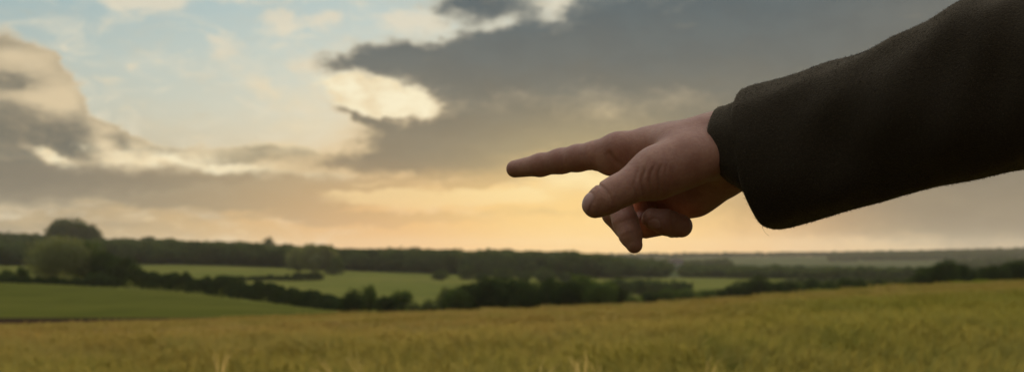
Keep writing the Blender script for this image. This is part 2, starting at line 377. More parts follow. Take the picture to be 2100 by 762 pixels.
def build_hand():
    vox = 0.0009
    lo = (-0.012, 0.925, -0.008); hi = (0.235, 1.115, 0.118)
    X, n = grid(lo, hi, vox)
    X = tuple(np.broadcast_to(x, n) for x in X)
    def seg(a, b, sq=None):
        (x0, y0, d0, r0), (x1, y1, d1, r1) = a, b
        return cone(X, P(x0, y0, d0), P(x1, y1, d1), R_(r0, d0), R_(r1, d1), sq)
    def chain(pts, k=0.004):
        D = seg(pts[0], pts[1])
        for a, b in zip(pts[1:-1], pts[2:]): D = smin(D, seg(a, b), k)
        return D
    # back of the hand: four metacarpals fanned from the wrist
    palm = seg((1500, 290, 0.985, 50), (1268, 307, 1.000, 32))
    for (w, m, k) in (((1500, 300, 0.998, 46), (1290, 322, 1.020, 33), .010), ((1505, 318, 1.010, 46), (1318, 345, 1.038, 31), .010),
                      ((1508, 335, 1.015, 42), (1350, 372, 1.052, 28), .010)):
        palm = smin(palm, seg(w, m), k)
    palm = smin(palm, seg((1375, 300, 0.990, 40), (1300, 318, 1.000, 30)), .010)
    # heel of the palm and the wrist into the sleeve
    palm = smin(palm, seg((1480, 350, 1.000, 44), (1405, 402, 1.030, 36)), .012)
    palm = smin(palm, seg((1470, 362, 1.008, 46), (1425, 398, 1.022, 36)), .010)
    palm = smin(palm, seg((1440, 386, 1.016, 40), (1362, 398, 1.036, 34)), .010)
    palm = smin(palm, seg((1425, 405, 1.024, 34), (1395, 415, 1.036, 30)), .008)
    palm = smin(palm, seg((1480, 285, 0.990, 44), (1330, 298, 1.004, 33)), .010)
    arm = smin(seg((1478, 300, 0.985, 56), (1640, 275, 0.972, 46)), seg((1492, 322, 1.002, 56), (1650, 300, 0.980, 46)), .015)
    palm = smin(palm, arm, .015)
    # index finger, straight
    index = chain([(1268, 308, 1.000, 33), (1222, 318, 1.009, 28.5), (1185, 324, 1.017, 26.4), (1150, 330, 1.026, 25.0), (1108, 338, 1.035, 22.4), (1056, 346, 1.046, 18.0)], .004)
    body = smin(palm, index, .008)
    # web under the index knuckle
    body = smin(body, seg((1252, 336, 1.004, 24), (1330, 340, 1.00, 34)), .007)
    # thumb: thenar mass, proximal phalanx, tip with a flatter pad
    then = seg((1440, 322, 0.966, 50), (1350, 350, 0.959, 50))
    then = smin(then, seg((1400, 330, 0.965, 52), (1345, 358, 0.960, 50)), .008)
    body = smin(body, seg((1484, 306, 0.982, 48), (1408, 316, 0.972, 44)), .016)
    body = smin(body, seg((1470, 288, 0.984, 38), (1385, 298, 0.979, 35)), .012)
    body = smin(body, then, .0075)
    th = chain([(1350, 353, 0.961, 49), (1318, 367, 0.957, 41), (1288, 383, 0.953, 33.0), (1262, 395, 0.951, 31.5), (1240, 408, 0.950, 29.8), (1221, 420, 0.950, 27.0)], .005)
    body = smin(body, th, .004)
    # middle finger folded down, its tip hanging below the thumb
    mid1 = chain([(1292, 325, 1.020, 32), (1262, 425, 1.012, 27), (1258, 437, 1.006, 25)], .004)
    mid2 = chain([(1272, 424, 0.998, 26), (1283, 455, 0.990, 25), (1293, 481, 0.985, 22.5), (1301, 502, 0.982, 17)], .004)
    mid = smin(mid1, mid2, .0035)
    midb = chain([(1258, 440, 1.010, 22), (1284, 478, 1.000, 18)], .003)
    mid = smin(mid, midb, .0025)
    # ring finger: across, then back into the palm
    ring1 = chain([(1320, 348, 1.038, 30), (1318, 452, 1.028, 25)], .003)
    ring2 = chain([(1322, 462, 1.020, 27), (1360, 460, 1.012, 22)], .003)
    ring3 = chain([(1338, 448, 1.000, 22), (1368, 456, 0.998, 25), (1397, 463, 1.000, 23.5)], .004)
    ring = smin(smin(ring1, ring2, .003), ring3, .003)
    # little finger tucked behind it
    lit = chain([(1352, 375, 1.052, 27), (1345, 450, 1.045, 22), (1378, 472, 1.030, 13), (1388, 475, 1.020, 12)], .003)
    D = smin(body, mid, .0022)
    D = smin(D, ring, .0018)
    D = smin(D, lit, .0018)
    # ---- skin folds (grooves a fraction of a millimetre deep)
    def groove(pts, w, dep, yl=None):
        g = None
        for (a, b) in zip(pts[:-1], pts[1:]):
            pa, pb = P(*a), P(*b)
            s_ = cone(X, pa, pb, 0.0, 0.0)
            g = s_ if g is None else np.minimum(g, s_)
        return dep * np.exp(-(g / w) ** 2)
    near = (X[1] < 0.962)
    xs = X[0] * F / X[1] + 1050.0
    zs = HZ - X[2] * F / X[1]
    # the fan of creases over the base of the thumb
    fold = 0
    for i, (x0, bow) in enumerate(((1303, 4), (1317, 4), (1333, 5), (1349, 5), (1362, 4), (1374, 3))):
        c = x0 + bow * ((zs - 372) / 40.0) ** 2 + 0.12 * (372 - zs) + 1.5 * np.sin(zs / 9.0 + i)
        amp = (0.0009, 0.0014, 0.0012, 0.0015, 0.0009, 0.0006)[i]
        fold = fold + amp * np.exp(-((xs - c) / 3.2) ** 2) * np.exp(-((zs - (376 - 2 * i)) / 32.0) ** 4)
    D = D + np.where(near, fold, 0)
    # thumb joint, index joints
    for (x0, y0, ang_, am) in ((1238, 388, 0.9, .0007), (1231, 384, 0.95, .0006), (1246, 392, 0.85, .0006)):
        ca, sa_ = math.cos(ang_), math.sin(ang_)
        l = (xs - x0) * ca - (zs - y0) * -sa_ * -1
        m = (xs - x0) * sa_ + (zs - y0) * ca
        D = D + np.where(near, am * np.exp(-(((xs - x0) * 0.82 - (zs - y0) * 0.57 + 0.012 * m * m) / 2.2) ** 2) * np.exp(-((m) / 20.0) ** 4), 0)
    for (x0, sl_, am) in ((1147, 0.05, .0003), (1140, 0.05, .0002), (1155, 0.05, .0002), (1212, 0.12, .0003), (1222, 0.12, .0002), (1096, 0.05, .00015)):
        D = D + np.where(xs < 1235, am * np.exp(-((xs - x0 - sl_ * (zs - 325)) / 2.4) ** 2), 0)
    # fold where the index meets the palm, seen above the thumb
    g = groove([(1250, 316, 0.989), (1257, 328, 0.989), (1268, 337, 0.989), (1282, 345, 0.989)], .0016, .0016)
    D = D + groove([(1290, 325, 0.980), (1312, 306, 0.975)], .0070, .0022)
    D = D + g
    # joint folds across the folded fingers, and fine lines at the wrist
    low = zs > 425
    for (x0, y0, dx_, dy_, am) in ((1292, 478, .35, .94, .00025), (1284, 452, .35, .94, .00025), (1378, 458, 1, 0, .0005), (1322, 470, 1, .1, .0005)):
        D = D + np.where(low & (np.hypot(xs - x0, zs - y0) < 28), am * np.exp(-(((xs - x0) * dx_ + (zs - y0) * dy_) / 2.0) ** 2), 0)
    # nails: shallow plates set into the tips
    V, Q = surface_nets(D, lo, vox)
    # project on the field for a smoother surface
    e = vox
    for _ in range(2):
        d0 = sample(D, lo, vox, V)
        gr_ = np.stack([(sample(D, lo, vox, V + np.eye(3)[i] * e) - sample(D, lo, vox, V - np.eye(3)[i] * e)) / (2 * e) for i in range(3)], 1)
        gl = np.maximum(np.linalg.norm(gr_, axis=1, keepdims=True), 0.3)
        V = V - gr_ / gl ** 2 * np.clip(d0, -vox, vox)[:, None] * 0.8
    N = gr_ / gl
    # finger nails: raise a thin plate with a rim where the tip faces the given way
    nail = np.zeros(len(V))
    for (c, axis, out_, hl, hw) in (((1206, 424, 0.950), (-0.80, -0.05, -0.60), (-0.62, -0.70, 0.35), .0066, .0056),
                                  ((1344, 463, 0.988), (-1, 0, -0.25), (0.1, -0.95, -0.3), .0042, .0036)):
        c = np.array(P(*c)); axis = np.array(axis) / np.linalg.norm(axis); out_ = np.array(out_); out_ = out_ - axis * (out_ @ axis); out_ /= np.linalg.norm(out_)
        side = np.cross(axis, out_)
        r = V - c; a_ = r @ axis / hl; b_ = r @ side / hw; near_ = (np.abs(r @ out_) < .009) & (N @ out_ > 0.15)
        rr = (np.abs(a_) ** 3 + np.abs(b_) ** 3) ** (1 / 3)
        inside = np.clip((1.0 - rr) / 0.10, 0, 1) * near_
        rim = np.exp(-((rr - 1.06) / 0.10) ** 2) * near_
        V = V + N * (inside * 0.00030 - rim * 0.00045)[:, None]
        nail = np.maximum(nail, inside)
    return V, Q, nail

# ---- materials
def skin_material():
    m, t, out = material('skin')
    b = t.add('ShaderNodeBsdfPrincipled'); t.l.new(b.outputs[0], out.inputs[0])
    tc = t.add('ShaderNodeTexCoord'); v = tc.outputs['Object']
    n1 = t.noise(v, 60, 5, 0.65); n2 = t.noise(v, 260, 3, 0.6)
    c = t.mix(t.smooth(n1, 0.3, 0.7), (0.35, 0.162, 0.100), (0.44, 0.230, 0.145))
    c = t.mix(t.math('MULTIPLY', t.smooth(n2, 0.4, 0.75), 0.35), c, (0.29, 0.115, 0.08))
    at = t.add('ShaderNodeAttribute', attribute_name='nail')
    c = t.mix(t.math('MULTIPLY', at.outputs['Fac'], 0.7), c, (0.48, 0.29, 0.23))
    t.put(b.inputs['Base Color'], c)
    t.put(b.inputs['Roughness'], t.mix(at.outputs['Fac'], (0.52,) * 3, (0.28,) * 3))
    b.inputs['Subsurface Weight'].default_value = 0.25
    b.inputs['Subsurface Radius'].default_value = (1.0, 0.32, 0.15); b.inputs['Subsurface Scale'].default_value = 0.006
    b.inputs['Specular IOR Level'].default_value = 0.4
    b.inputs['Sheen Weight'].default_value = 0.25; b.inputs['Sheen Roughness'].default_value = 0.3; b.inputs['Sheen Tint'].default_value = (1, .8, .6, 1)
    bp = t.add('ShaderNodeBump'); bp.inputs['Distance'].default_value = 0.0006; bp.inputs['Strength'].default_value = 0.4
    vo = t.add('ShaderNodeTexVoronoi'); t.put(vo.inputs['Vector'], t.vmath('MULTIPLY', v, (1, 1, 0.6))); vo.inputs['Scale'].default_value = 700
    hgt = t.math('MULTIPLY', t.math('ADD', t.noise(v, 420, 4, 0.65), t.math('MULTIPLY', vo.outputs['Distance'], 0.5)), t.math('SUBTRACT', 1.0, at.outputs['Fac']))
    t.put(bp.inputs['Height'], hgt)
    t.put(b.inputs['Normal'], bp.outputs[0])
    return m

skin = skin_material()
# ---------------------------------------------------------------- the person: hand, coat, and the rest of the figure out of the frame
def interp(pts, x):
    xs = [p[0] for p in pts]; ys = [p[1] for p in pts]
    return float(np.interp(x, xs, ys))

def catmull(pts, n):
    """n points along a smooth curve through pts"""
    pts = np.array(pts, float); out = []
    m = len(pts)
    for u in np.linspace(0, m - 1 - 1e-6, n):
        i = int(u); f = u - i
        p0, p1, p2, p3 = pts[max(i - 1, 0)], pts[i], pts[min(i + 1, m - 1)], pts[min(i + 2, m - 1)]
        out.append(0.5 * ((2 * p1) + (-p0 + p2) * f + (2 * p0 - 5 * p1 + 4 * p2 - p3) * f * f + (-p0 + 3 * p1 - 3 * p2 + p3) * f ** 3))
    return np.array(out)

def cloth_material(name, base, light, scale=1.0):
    m, t, out = material(name)
    b = t.add('ShaderNodeBsdfPrincipled'); t.l.new(b.outputs[0], out.inputs[0])
    tc = t.add('ShaderNodeTexCoord'); v = tc.outputs['Object']
    vs = t.vmath('MULTIPLY', v, (1.0, 1.0, 1.6))
    n = t.noise(vs, 950 * scale, 3, 0.7); n2 = t.noise(v, 22, 4, 0.6); n3 = t.noise(v, 1500 * scale, 2, 0.6)
    c = t.mix(t.smooth(n, 0.35, 0.7), base, light)
    c = t.mix(t.math('MULTIPLY', t.smooth(n2, 0.35, 0.7), 0.35), c, tuple(x * 1.5 for x in base))
    t.put(b.inputs['Base Color'], c)
    b.inputs['Roughness'].default_value = 0.92; b.inputs['Specular IOR Level'].default_value = 0.15
    b.inputs['Sheen Weight'].default_value = 0.42; b.inputs['Sheen Roughness'].default_value = 0.45
    b.inputs['Sheen Tint'].default_value = (0.75, 0.62, 0.42, 1)
    bp = t.add('ShaderNodeBump'); bp.inputs['Distance'].default_value = 0.0012; bp.inputs['Strength'].default_value = 0.4
    vo = t.add('ShaderNodeTexVoronoi'); t.put(vo.inputs['Vector'], t.vmath('MULTIPLY', v, (0.7, 1, 1))); vo.inputs['Scale'].default_value = 800 * scale
    hh = t.math('ADD', t.math('MULTIPLY', vo.outputs['Distance'], -0.8), t.math('ADD', n, t.math('MULTIPLY', n3, 0.5)))
    t.put(bp.inputs['Height'], hh); t.put(b.inputs['Normal'], bp.outputs[0])
    return m

wool = cloth_material('dark_wool', (0.027, 0.021, 0.013), (0.060, 0.046, 0.027))
trouser_cloth = cloth_material('trouser_cloth', (0.03, 0.03, 0.032), (0.05, 0.05, 0.05))
def plain(name, col, rough=0.6, bump=None, spec=0.4):
    m, t, out = material(name)
    b = t.add('ShaderNodeBsdfPrincipled'); t.l.new(b.outputs[0], out.inputs[0])
    tc = t.add('ShaderNodeTexCoord')
    n = t.noise(tc.outputs['Object'], bump or 30, 4, 0.6)
    t.put(b.inputs['Base Color'], t.mix(t.smooth(n, 0.3, 0.7), tuple(c * 0.75 for c in col), tuple(min(1, c * 1.25) for c in col)))
    b.inputs['Roughness'].default_value = rough; b.inputs['Specular IOR Level'].default_value = spec
    return m

TOP = [(1475, 222), (1500, 207), (1530, 183), (1545, 177), (1600, 164), (1650, 147), (1700, 125), (1740, 113), (1790, 95), (1840, 72), (1870, 62), (1910, 46), (1960, 18), (2000, 0), (2050, -18), (2100, -34)]
BOT = [(1540, 452), (1590, 470), (1615, 467), (1700, 441), (1775, 421), (1850, 401), (1950, 379), (2050, 357), (2100, 346), (2160, 330)]
rngp = random.Random(5)
nrng = np.random.default_rng(7)
SH = np.array((0.609, 0.741, 0.190))       # right shoulder joint

def sleeve_rings():
    """(centre, up half vector, side half vector) from the cuff to the shoulder"""
    rings = []
    for i in range(46):
        u = i / 45.0
        xt = 1533 + u * (2100 - 1533); xb = 1592 + u * (2150 - 1592)
        yt = interp(TOP, xt); yb = interp(BOT, xb)
        d = 0.985 - 0.085 * u
        T = np.array(P(xt, yt, d)); B = np.array(P(xb, yb, d))
        rings.append(((T + B) / 2, (T - B) / 2))
    c0, up0 = rings[-1]
    for i in range(1, 22):
        u = i / 21.0
        c = c0 + (SH - c0) * u
        rings.append((c, up0 * (1 + 0.12 * u) + np.array((0, 0, 0.004 * math.sin(u * 9)))))
    out = []
    for i, (c, up) in enumerate(rings):
        a = rings[max(i - 1, 0)][0] - rings[min(i + 1, len(rings) - 1)][0]; a /= np.linalg.norm(a)
        w = np.cross(a, up); w = w / np.linalg.norm(w) * np.linalg.norm(up) * 0.86
        if w[1] > 0: w = -w
        w = w + np.array((-0.0045, 0, 0)) * max(0.0, 1 - i / 14.0)      # the near side of the cuff reaches forward
        out.append((c, up, w))
    return out

def wr(s, th):
    """cloth folds: offset in metres at arm position s (m) and angle th"""
    f = 0.0040 * math.sin(s * 38 + 2.0 * math.sin(th + 0.4) + 1.0) * (0.5 + 0.5 * math.sin(th * 1 + s * 9))
    f += 0.0024 * math.sin(s * 61 - 3.1 * th) * (0.5 + 0.5 * math.cos(th * 2 + 1.5 + s * 14))
    f += 0.0009 * math.sin(s * 130 + 5 * th + math.sin(s * 33))
    return f * min(1.0, s / 0.05) * (0.35 + 0.65 * abs(math.sin(th)))

def build_sleeve():
    R = sleeve_rings(); NS = 96
    V, Q = [], []
    arc = 0.0; prof = []
    for i, (c, up, w) in enumerate(R):
        if i: arc += np.linalg.norm(c - R[i - 1][0])
        prof.append((c, up, w, arc, 0.0))
    c, up, w = R[0]
    a = R[0][0] - R[1][0]; a /= np.linalg.norm(a)
    # thick rolled hem, then the lining going back inside
    hem = []
    for k in range(7, 0, -1):
        ang_ = math.pi * k / 7
        hem.append((c + a * 0.0035 * math.sin(ang_), up, w, 0.0, -0.0035 * (1 - math.cos(ang_))))
    inner = [(R[k][0], R[k][1], R[k][2], 0.0, -0.0075) for k in (9, 7, 5, 3, 1)]
    allr = inner + hem + prof
    for (c, up, w, s, off) in allr:
        lu, lw = np.linalg.norm(up), np.linalg.norm(w)
        for j in range(NS):
            th = 2 * math.pi * j / NS
            ct, st_ = math.cos(th), math.sin(th)
            # slightly squared section: the cloth hangs flatter on its sides
            e = 0.93
            cx = math.copysign(abs(ct) ** e, ct); sx = math.copysign(abs(st_) ** e, st_)
            o = wr(s, th) + off
            V.append(c + up * cx * (1 + o / lu) + w * sx * (1 + o / lw) + 0.0006 * math.sin(9 * th + 40 * s) * up / lu)
    n = len(allr)
    for i in range(n - 1):
        for j in range(NS):
            a0 = i * NS + j; a1 = i * NS + (j + 1) % NS
            Q.append((a0, a1, a1 + NS, a0 + NS))
    return np.array(V), np.array(Q), NS

def fuzz(V, Q, count, lmin, lmax, rng):
    """short wool fibres standing off a surface, as slim triangles"""
    A, B, Cc, D = (V[Q[:, i]] for i in range(4))
    nr = np.cross(B - A, D - A); ar = np.linalg.norm(nr, axis=1)
    nr = nr / np.maximum(ar, 1e-12)[:, None]
    pick = rng.choice(len(Q), count, p=ar / ar.sum())
    u, v = rng.random(count)[:, None], rng.random(count)[:, None]
    p = A[pick] * (1 - u) * (1 - v) + B[pick] * u * (1 - v) + Cc[pick] * u * v + D[pick] * (1 - u) * v
    n = nr[pick] + rng.normal(0, 0.75, (count, 3)); n /= np.linalg.norm(n, axis=1, keepdims=True)
    L = (lmin + (lmax - lmin) * rng.random(count) ** 3)[:, None]
    s = np.cross(n, rng.normal(size=(count, 3))); s /= np.linalg.norm(s, axis=1, keepdims=True)
    w = 0.00005
    bend = rng.normal(0, 0.3, (count, 3)) * L
    v0 = p - s * w; v1 = p + s * w; v2 = p + n * L * 0.6 + bend * 0.3 + s * w * 0.7; v3 = p + n * L + bend
    return np.stack([v0, v1, v2, v3], 1).reshape(-1, 3), np.arange(count * 4).reshape(-1, 4)

def join(*vq):
    Vs, Qs, o = [], [], 0
    for v, q_ in vq:
        Vs.append(v); Qs.append(q_ + o); o += len(v)
    return np.concatenate(Vs), np.concatenate(Qs)

person = empty('person', (0.535, 0.555, -1.27))
setp(person, 'person in a dark wool coat pointing over the fields with an outstretched hand', 'person')
PO = np.array((0.535, 0.555, -1.27))
Fw = np.array((-0.93, 0.37, 0)); Fw /= np.linalg.norm(Fw); Rt = np.cross(Fw, (0, 0, 1))
def L_(f, r, u): return PO + Fw * f + Rt * r + np.array((0, 0, u))
def pobj(name, V, Q, mat, smooth=True, parent=None):
    base = PO
    o = mesh_obj(name, V - base, Q, mat, parent or person, smooth)
    return o

V, Q, nail = build_hand()

# head, neck and the other hand, on a coarser field
def field(lo, hi, vox, fn):
    X, n = grid(lo, hi, vox); X = tuple(np.broadcast_to(x, n) for x in X)
    D = fn(X)
    return surface_nets(D, lo, vox)

def head_fn(X):
    D = cone(X, L_(0.00, 0, 1.68), L_(0.01, 0, 1.64), .088, .075)                    # cranium
    D = smin(D, cone(X, L_(-.02, 0, 1.70), L_(.03, 0, 1.70), .080, .074), .02)
    D = smin(D, cone(X, L_(.045, 0, 1.60), L_(.035, 0, 1.565), .052, .040), .03)   # face and jaw
    D = smin(D, cone(X, L_(.070, 0, 1.548), L_(.06, 0, 1.56), .018, .02), .02)     # chin
    D = smin(D, cone(X, L_(-.005, 0, 1.60), L_(-.02, 0, 1.42), .052, .060), .02)   # neck
    D = smin(D, cone(X, L_(.098, 0, 1.645), L_(.118, 0, 1.605), .007, .012), .008)  # nose
    for s_ in (-1, 1):
        D = smin(D, cone(X, L_(.105, .008 * s_, 1.603), L_(.10, .012 * s_, 1.603), .007, .008), .006)
        D = smin(D, cone(X, L_(.085, .010 * s_, 1.668), L_(.078, .05 * s_, 1.668), .012, .010), .012)   # brow
        D = smin(D, cone(X, L_(.075, .034 * s_, 1.615), L_(.055, .052 * s_, 1.63), .017, .018), .015)  # cheek
        D = np.maximum(D, -cone(X, L_(.112, .032 * s_, 1.647), L_(.108, .030 * s_, 1.647), .014, .014))
        D = smin(D, cone(X, L_(.082, .032 * s_, 1.646), L_(.080, .032 * s_, 1.646), .0125, .0125), .002)  # eyeball under its lids
        D = smin(D, cone(X, L_(-.005, .083 * s_, 1.655), L_(-.012, .080 * s_, 1.61), .016, .010, sq=(Rt, .5)), .005)  # ear
    for z_ in (1.580, 1.571):
        D = smin(D, cone(X, L_(.091, -.018, z_), L_(.091, .018, z_), .006, .006), .004)   # lips
    return D

def left_hand_fn(X):
    w = L_(.02, -.30, .84)
    k = L_(.05, -.305, .76)
    D = cone(X, L_(0, -.29, .92), w, .030, .026)
    for i, (df, dr, ln_) in enumerate(((.030, .012, .078), (.012, .004, .086), (-.008, -.002, .080), (-.026, -.006, .064))):
        m = L_(.03 + df, -.305 + dr * .5, .755 - .004 * i)
        D = smin(D, cone(X, w + Fw * df * .4, m, .018, .0125), .010)
        p1 = m + np.array((0, 0, -ln_ * .45)) + Fw * .004; p2 = p1 + np.array((0, 0, -ln_ * .30)) + Rt * .012; p3 = p2 + np.array((0, 0, -ln_ * .2)) + Rt * .012
        fch = smin(smin(cone(X, m, p1, .0098, .0088), cone(X, p1, p2, .0088, .0078), .002), cone(X, p2, p3, .0078, .0066), .002)
        D = smin(D, fch, .0025)
    t0 = L_(.045, -.295, .81); t1 = L_(.085, -.285, .77); t2 = L_(.090, -.280, .735)
    D = smin(D, smin(cone(X, t0, t1, .017, .0115), cone(X, t1, t2, .0115, .0085), .003), .006)
    return D

def bounds(pts, pad):
    a = np.array(pts); return tuple(a.min(0) - pad), tuple(a.max(0) + pad)
lo_, hi_ = bounds([L_(.13, -.10, 1.44), L_(-.13, .10, 1.80), L_(-.13, -.10, 1.44), L_(.13, .10, 1.80)], .02)
hd = field(lo_, hi_, .0035, head_fn)
lo_, hi_ = bounds([L_(.13, -.36, .66), L_(-.05, -.25, .90)], .03)
lh = field(lo_, hi_, .0026, left_hand_fn)
Vb, Qb = join((V, Q), hd, lh)
def bridge(Vb, Qb, i0, i1, path):
    """arm under the clothes: joins two islands of the body"""
    def edge(rng_, tgt):
        m = (Qb >= rng_[0]).all(1) & (Qb < rng_[1]).all(1); qs_ = Qb[m]
        c = Vb[qs_].mean(1); k = qs_[np.argmin(((c - tgt) ** 2).sum(1))]
        return k
    ka, kb = edge(i0, path[0]), edge(i1, path[-1])
    prev = ka; Vn, Qn = [], []; base = len(Vb)
    for p in path[1:-1]:
        t_ = path[-1] - path[0]; t_ = t_ / np.linalg.norm(t_)
        a = np.cross(t_, (0, 0.2, 1)); a /= np.linalg.norm(a); b = np.cross(t_, a)
        ring = np.arange(4) + base + len(Vn)
        for sx, sy in ((1, 1), (-1, 1), (-1, -1), (1, -1)): Vn.append(p + a * sx * .02 + b * sy * .02)
        for j in range(4): Qn.append((prev[j], prev[(j + 1) % 4], ring[(j + 1) % 4], ring[j]))
        prev = ring
    for j in range(4): Qn.append((prev[j], prev[(j + 1) % 4], kb[(j + 1) % 4], kb[j]))
    return np.concatenate([Vb, np.array(Vn)]), np.concatenate([Qb, np.array(Qn)])
nV, nH, nL = len(V), len(hd[0]), len(lh[0])
_neck = L_(-.01, 0, 1.43)
Vb, Qb = bridge(Vb, Qb, (0, nV), (nV, nV + nH), [np.array(P(1640, 275, .965)), SH * .7 + np.array(P(1640, 275, .965)) * .3, SH, L_(0, .1, 1.38), _neck])
Vb, Qb = bridge(Vb, Qb, (nV, nV + nH), (nV + nH, nV + nH + nL), [_neck, L_(0, -.1, 1.38), L_(-.005, -.21, 1.36), L_(-.01, -.28, 1.14), L_(0, -.29, .93)])
body = pobj('body', Vb, Qb, skin)
at = body.data.attributes.new('nail', 'FLOAT', 'POINT')
at.data.foreach_set('value', np.concatenate([nail, np.zeros(len(Vb) - len(nail))]).astype(np.float32))

# the coat sleeve in the picture
SV, SQ, NS = build_sleeve()
fz = fuzz(SV[5 * NS:54 * NS], SQ[:48 * NS] , 100000, 0.0004, 0.0015, nrng)
SVj, SQj = join((SV, SQ), fz)
sleeve = pobj('coat_sleeve', SVj, SQj, wool)

# inner cuff showing at the opening
def build_inner():
    top = [(1484, 220), (1500, 217), (1510, 212), (1540, 201), (1580, 192)]
    bot = [(1520, 380), (1545, 400), (1565, 415), (1590, 424), (1620, 420)]
    rings = []
    for i in range(10):
        u = i / 9.0
        xt = 1484 + u * 96; xb = 1520 + u * 98; d = 0.980 - 0.014 * u
        T = np.array(P(xt, interp(top, xt), d)); B = np.array(P(xb, interp(bot, xb), d))
        rings.append(((T + B) / 2, (T - B) / 2))
    a = rings[0][0] - rings[-1][0]; a /= np.linalg.norm(a)
    arm_a = R0A
    V_, Q_ = [], []; n_ = 72
    prof = []
    for k in range(6, 0, -1):
        g = math.pi * k / 6; prof.append((rings[0][0] + arm_a * .0028 * math.sin(g), rings[0][1], -.0026 * (1 - math.cos(g))))
    prof = [(rings[k][0], rings[k][1], -.0055) for k in (6, 3, 1)] + prof + [(c, u_, 0.0) for c, u_ in rings]
    for (c, up, off) in prof:
        w = np.cross(arm_a, up); w = w / np.linalg.norm(w) * min(np.linalg.norm(up) * 0.98, 0.0285) + np.array((0.007, 0, 0))
        if w[1] > 0: w = -w
        for j in range(n_):
            th = 2 * math.pi * j / n_
            k_ = 1 + (off + .0007 * math.sin(3 * th + 1) + .0004 * math.sin(7 * th)) / np.linalg.norm(up)
            V_.append(c + up * math.cos(th) * k_ + w * math.sin(th) * k_)
    for i in range(len(prof) - 1):
        for j in range(n_):
            a0 = i * n_ + j; a1 = i * n_ + (j + 1) % n_
            Q_.append((a0, a1, a1 + n_, a0 + n_))
    return np.array(V_), np.array(Q_)
_r = sleeve_rings(); R0A = _r[0][0] - _r[10][0]; R0A = R0A / np.linalg.norm(R0A)
CV, CQ = build_inner()
fz2 = fuzz(CV, CQ, 14000, 0.0004, 0.0016, nrng)
CVj, CQj = join((CV, CQ), fz2)
inner_cuff = pobj('inner_cuff', CVj, CQj, wool)

# two loose threads hanging from the cuff
def tube(pts, r, n=5):
    pts = np.array(pts, float); V_, Q_ = [], []
    r = r if hasattr(r, '__len__') else [r] * len(pts)
    for i, p in enumerate(pts):
        tt = pts[min(i + 1, len(pts) - 1)] - pts[max(i - 1, 0)]; tt /= np.linalg.norm(tt)
        a = np.cross(tt, (0.3, 0.9, 0.2)); a /= np.linalg.norm(a); b = np.cross(tt, a)
        for j in range(n):
            th = 2 * math.pi * j / n; V_.append(p + (a * math.cos(th) + b * math.sin(th)) * r[i])
    for i in range(len(pts) - 1):
        for j in range(n):
            Q_.append((i * n + j, i * n + (j + 1) % n, (i + 1) * n + (j + 1) % n, (i + 1) * n + j))
    return np.array(V_), np.array(Q_)
for th_ in ([(1560, 440), (1561, 452), (1564, 466), (1569, 476), (1577, 483)], [(1563, 447), (1566, 458), (1563, 468)]):
    v_, q_ = tube(catmull([np.array(P(x, y, .972)) for x, y in th_], 14), .00008)
    pobj('loose_thread', v_, q_, wool)

# coat body, other sleeve, collar
def coat_fn(X):
    D = None
    for (z0, z1, r0, r1) in ((1.37, 1.18, .118, .112), (1.18, 1.00, .112, .112), (1.00, .70, .116, .140)):
        for s_ in (-1, 1):
            c_ = cone(X, L_(0, .085 * s_, z0), L_(0, .085 * s_, z1), r0, r1, sq=(Fw, .82))
            D = c_ if D is None else smin(D, c_, .05)
    for s_ in (-1, 1):
        D = smin(D, cone(X, L_(-.01, .03 * s_, 1.46), L_(-.005, .175 * s_, 1.415), .065, .070), .05)
    D = smin(D, cone(X, L_(-.005, -.20, 1.40), L_(-.015, -.285, 1.14), .068, .062), .03)
    D = smin(D, cone(X, L_(-.015, -.285, 1.14), L_(.01, -.295, .89), .062, .052), .02)
    D = smin(D, cone(X, L_(-.005, .20, 1.40), SH - 0.04 * (SH - _r[40][0]) / np.linalg.norm(SH - _r[40][0]), .070, .074), .03)
    D = smin(D, cone(X, L_(.02, -.04, 1.50), L_(.02, .04, 1.50), .056, .056), .02)
    # cut off the hem and hollow the neck and the cuff
    z = X[2] - PO[2]
    D = np.maximum(D, 0.66 - z)
    D = np.maximum(D, -cone(X, L_(.0, 0, 1.50), L_(.03, 0, 1.62), .055, .075))
    f_ = (X[0] - PO[0]) * Fw[0] + (X[1] - PO[1]) * Fw[1]; r_ = (X[0] - PO[0]) * Rt[0] + (X[1] - PO[1]) * Rt[1]
    D = D + 0.003 * np.sin(z * 30 + r_ * 14) * np.sin(f_ * 17 + r_ * 21)
    D = D + np.where(f_ > 0, 0.006 * np.exp(-((r_ - .012) / .006) ** 2), 0)
    return D
lo_, hi_ = bounds([L_(.2, -.38, .60), L_(-.2, .30, 1.60), L_(.2, .30, .6), L_(-.2, -.38, 1.6)], .02)
cv, cq = field(lo_, hi_, .009, coat_fn)
coat = pobj('coat', cv, cq, wool)
def trouser_fn(X):
    D = None
    for s_ in (-1, 1):
        c_ = smin(cone(X, L_(0, .085 * s_, .86), L_(.015, .095 * s_, .48), .098, .072), cone(X, L_(.015, .095 * s_, .48), L_(-.01, .10 * s_, .09), .072, .058), .02)
        D = c_ if D is None else smin(D, c_, .02)
    return np.maximum(D, .05 - (X[2] - PO[2]))
lo_, hi_ = bounds([L_(.12, -.2, .03), L_(-.12, .2, .95), L_(.12, .2, .03), L_(-.12, -.2, .95)], .04)
tv, tq = field(lo_, hi_, .010, trouser_fn)
pobj('trousers', tv, tq, trouser_cloth)
leather = plain('boot_leather', (0.05, 0.03, 0.02), 0.45)
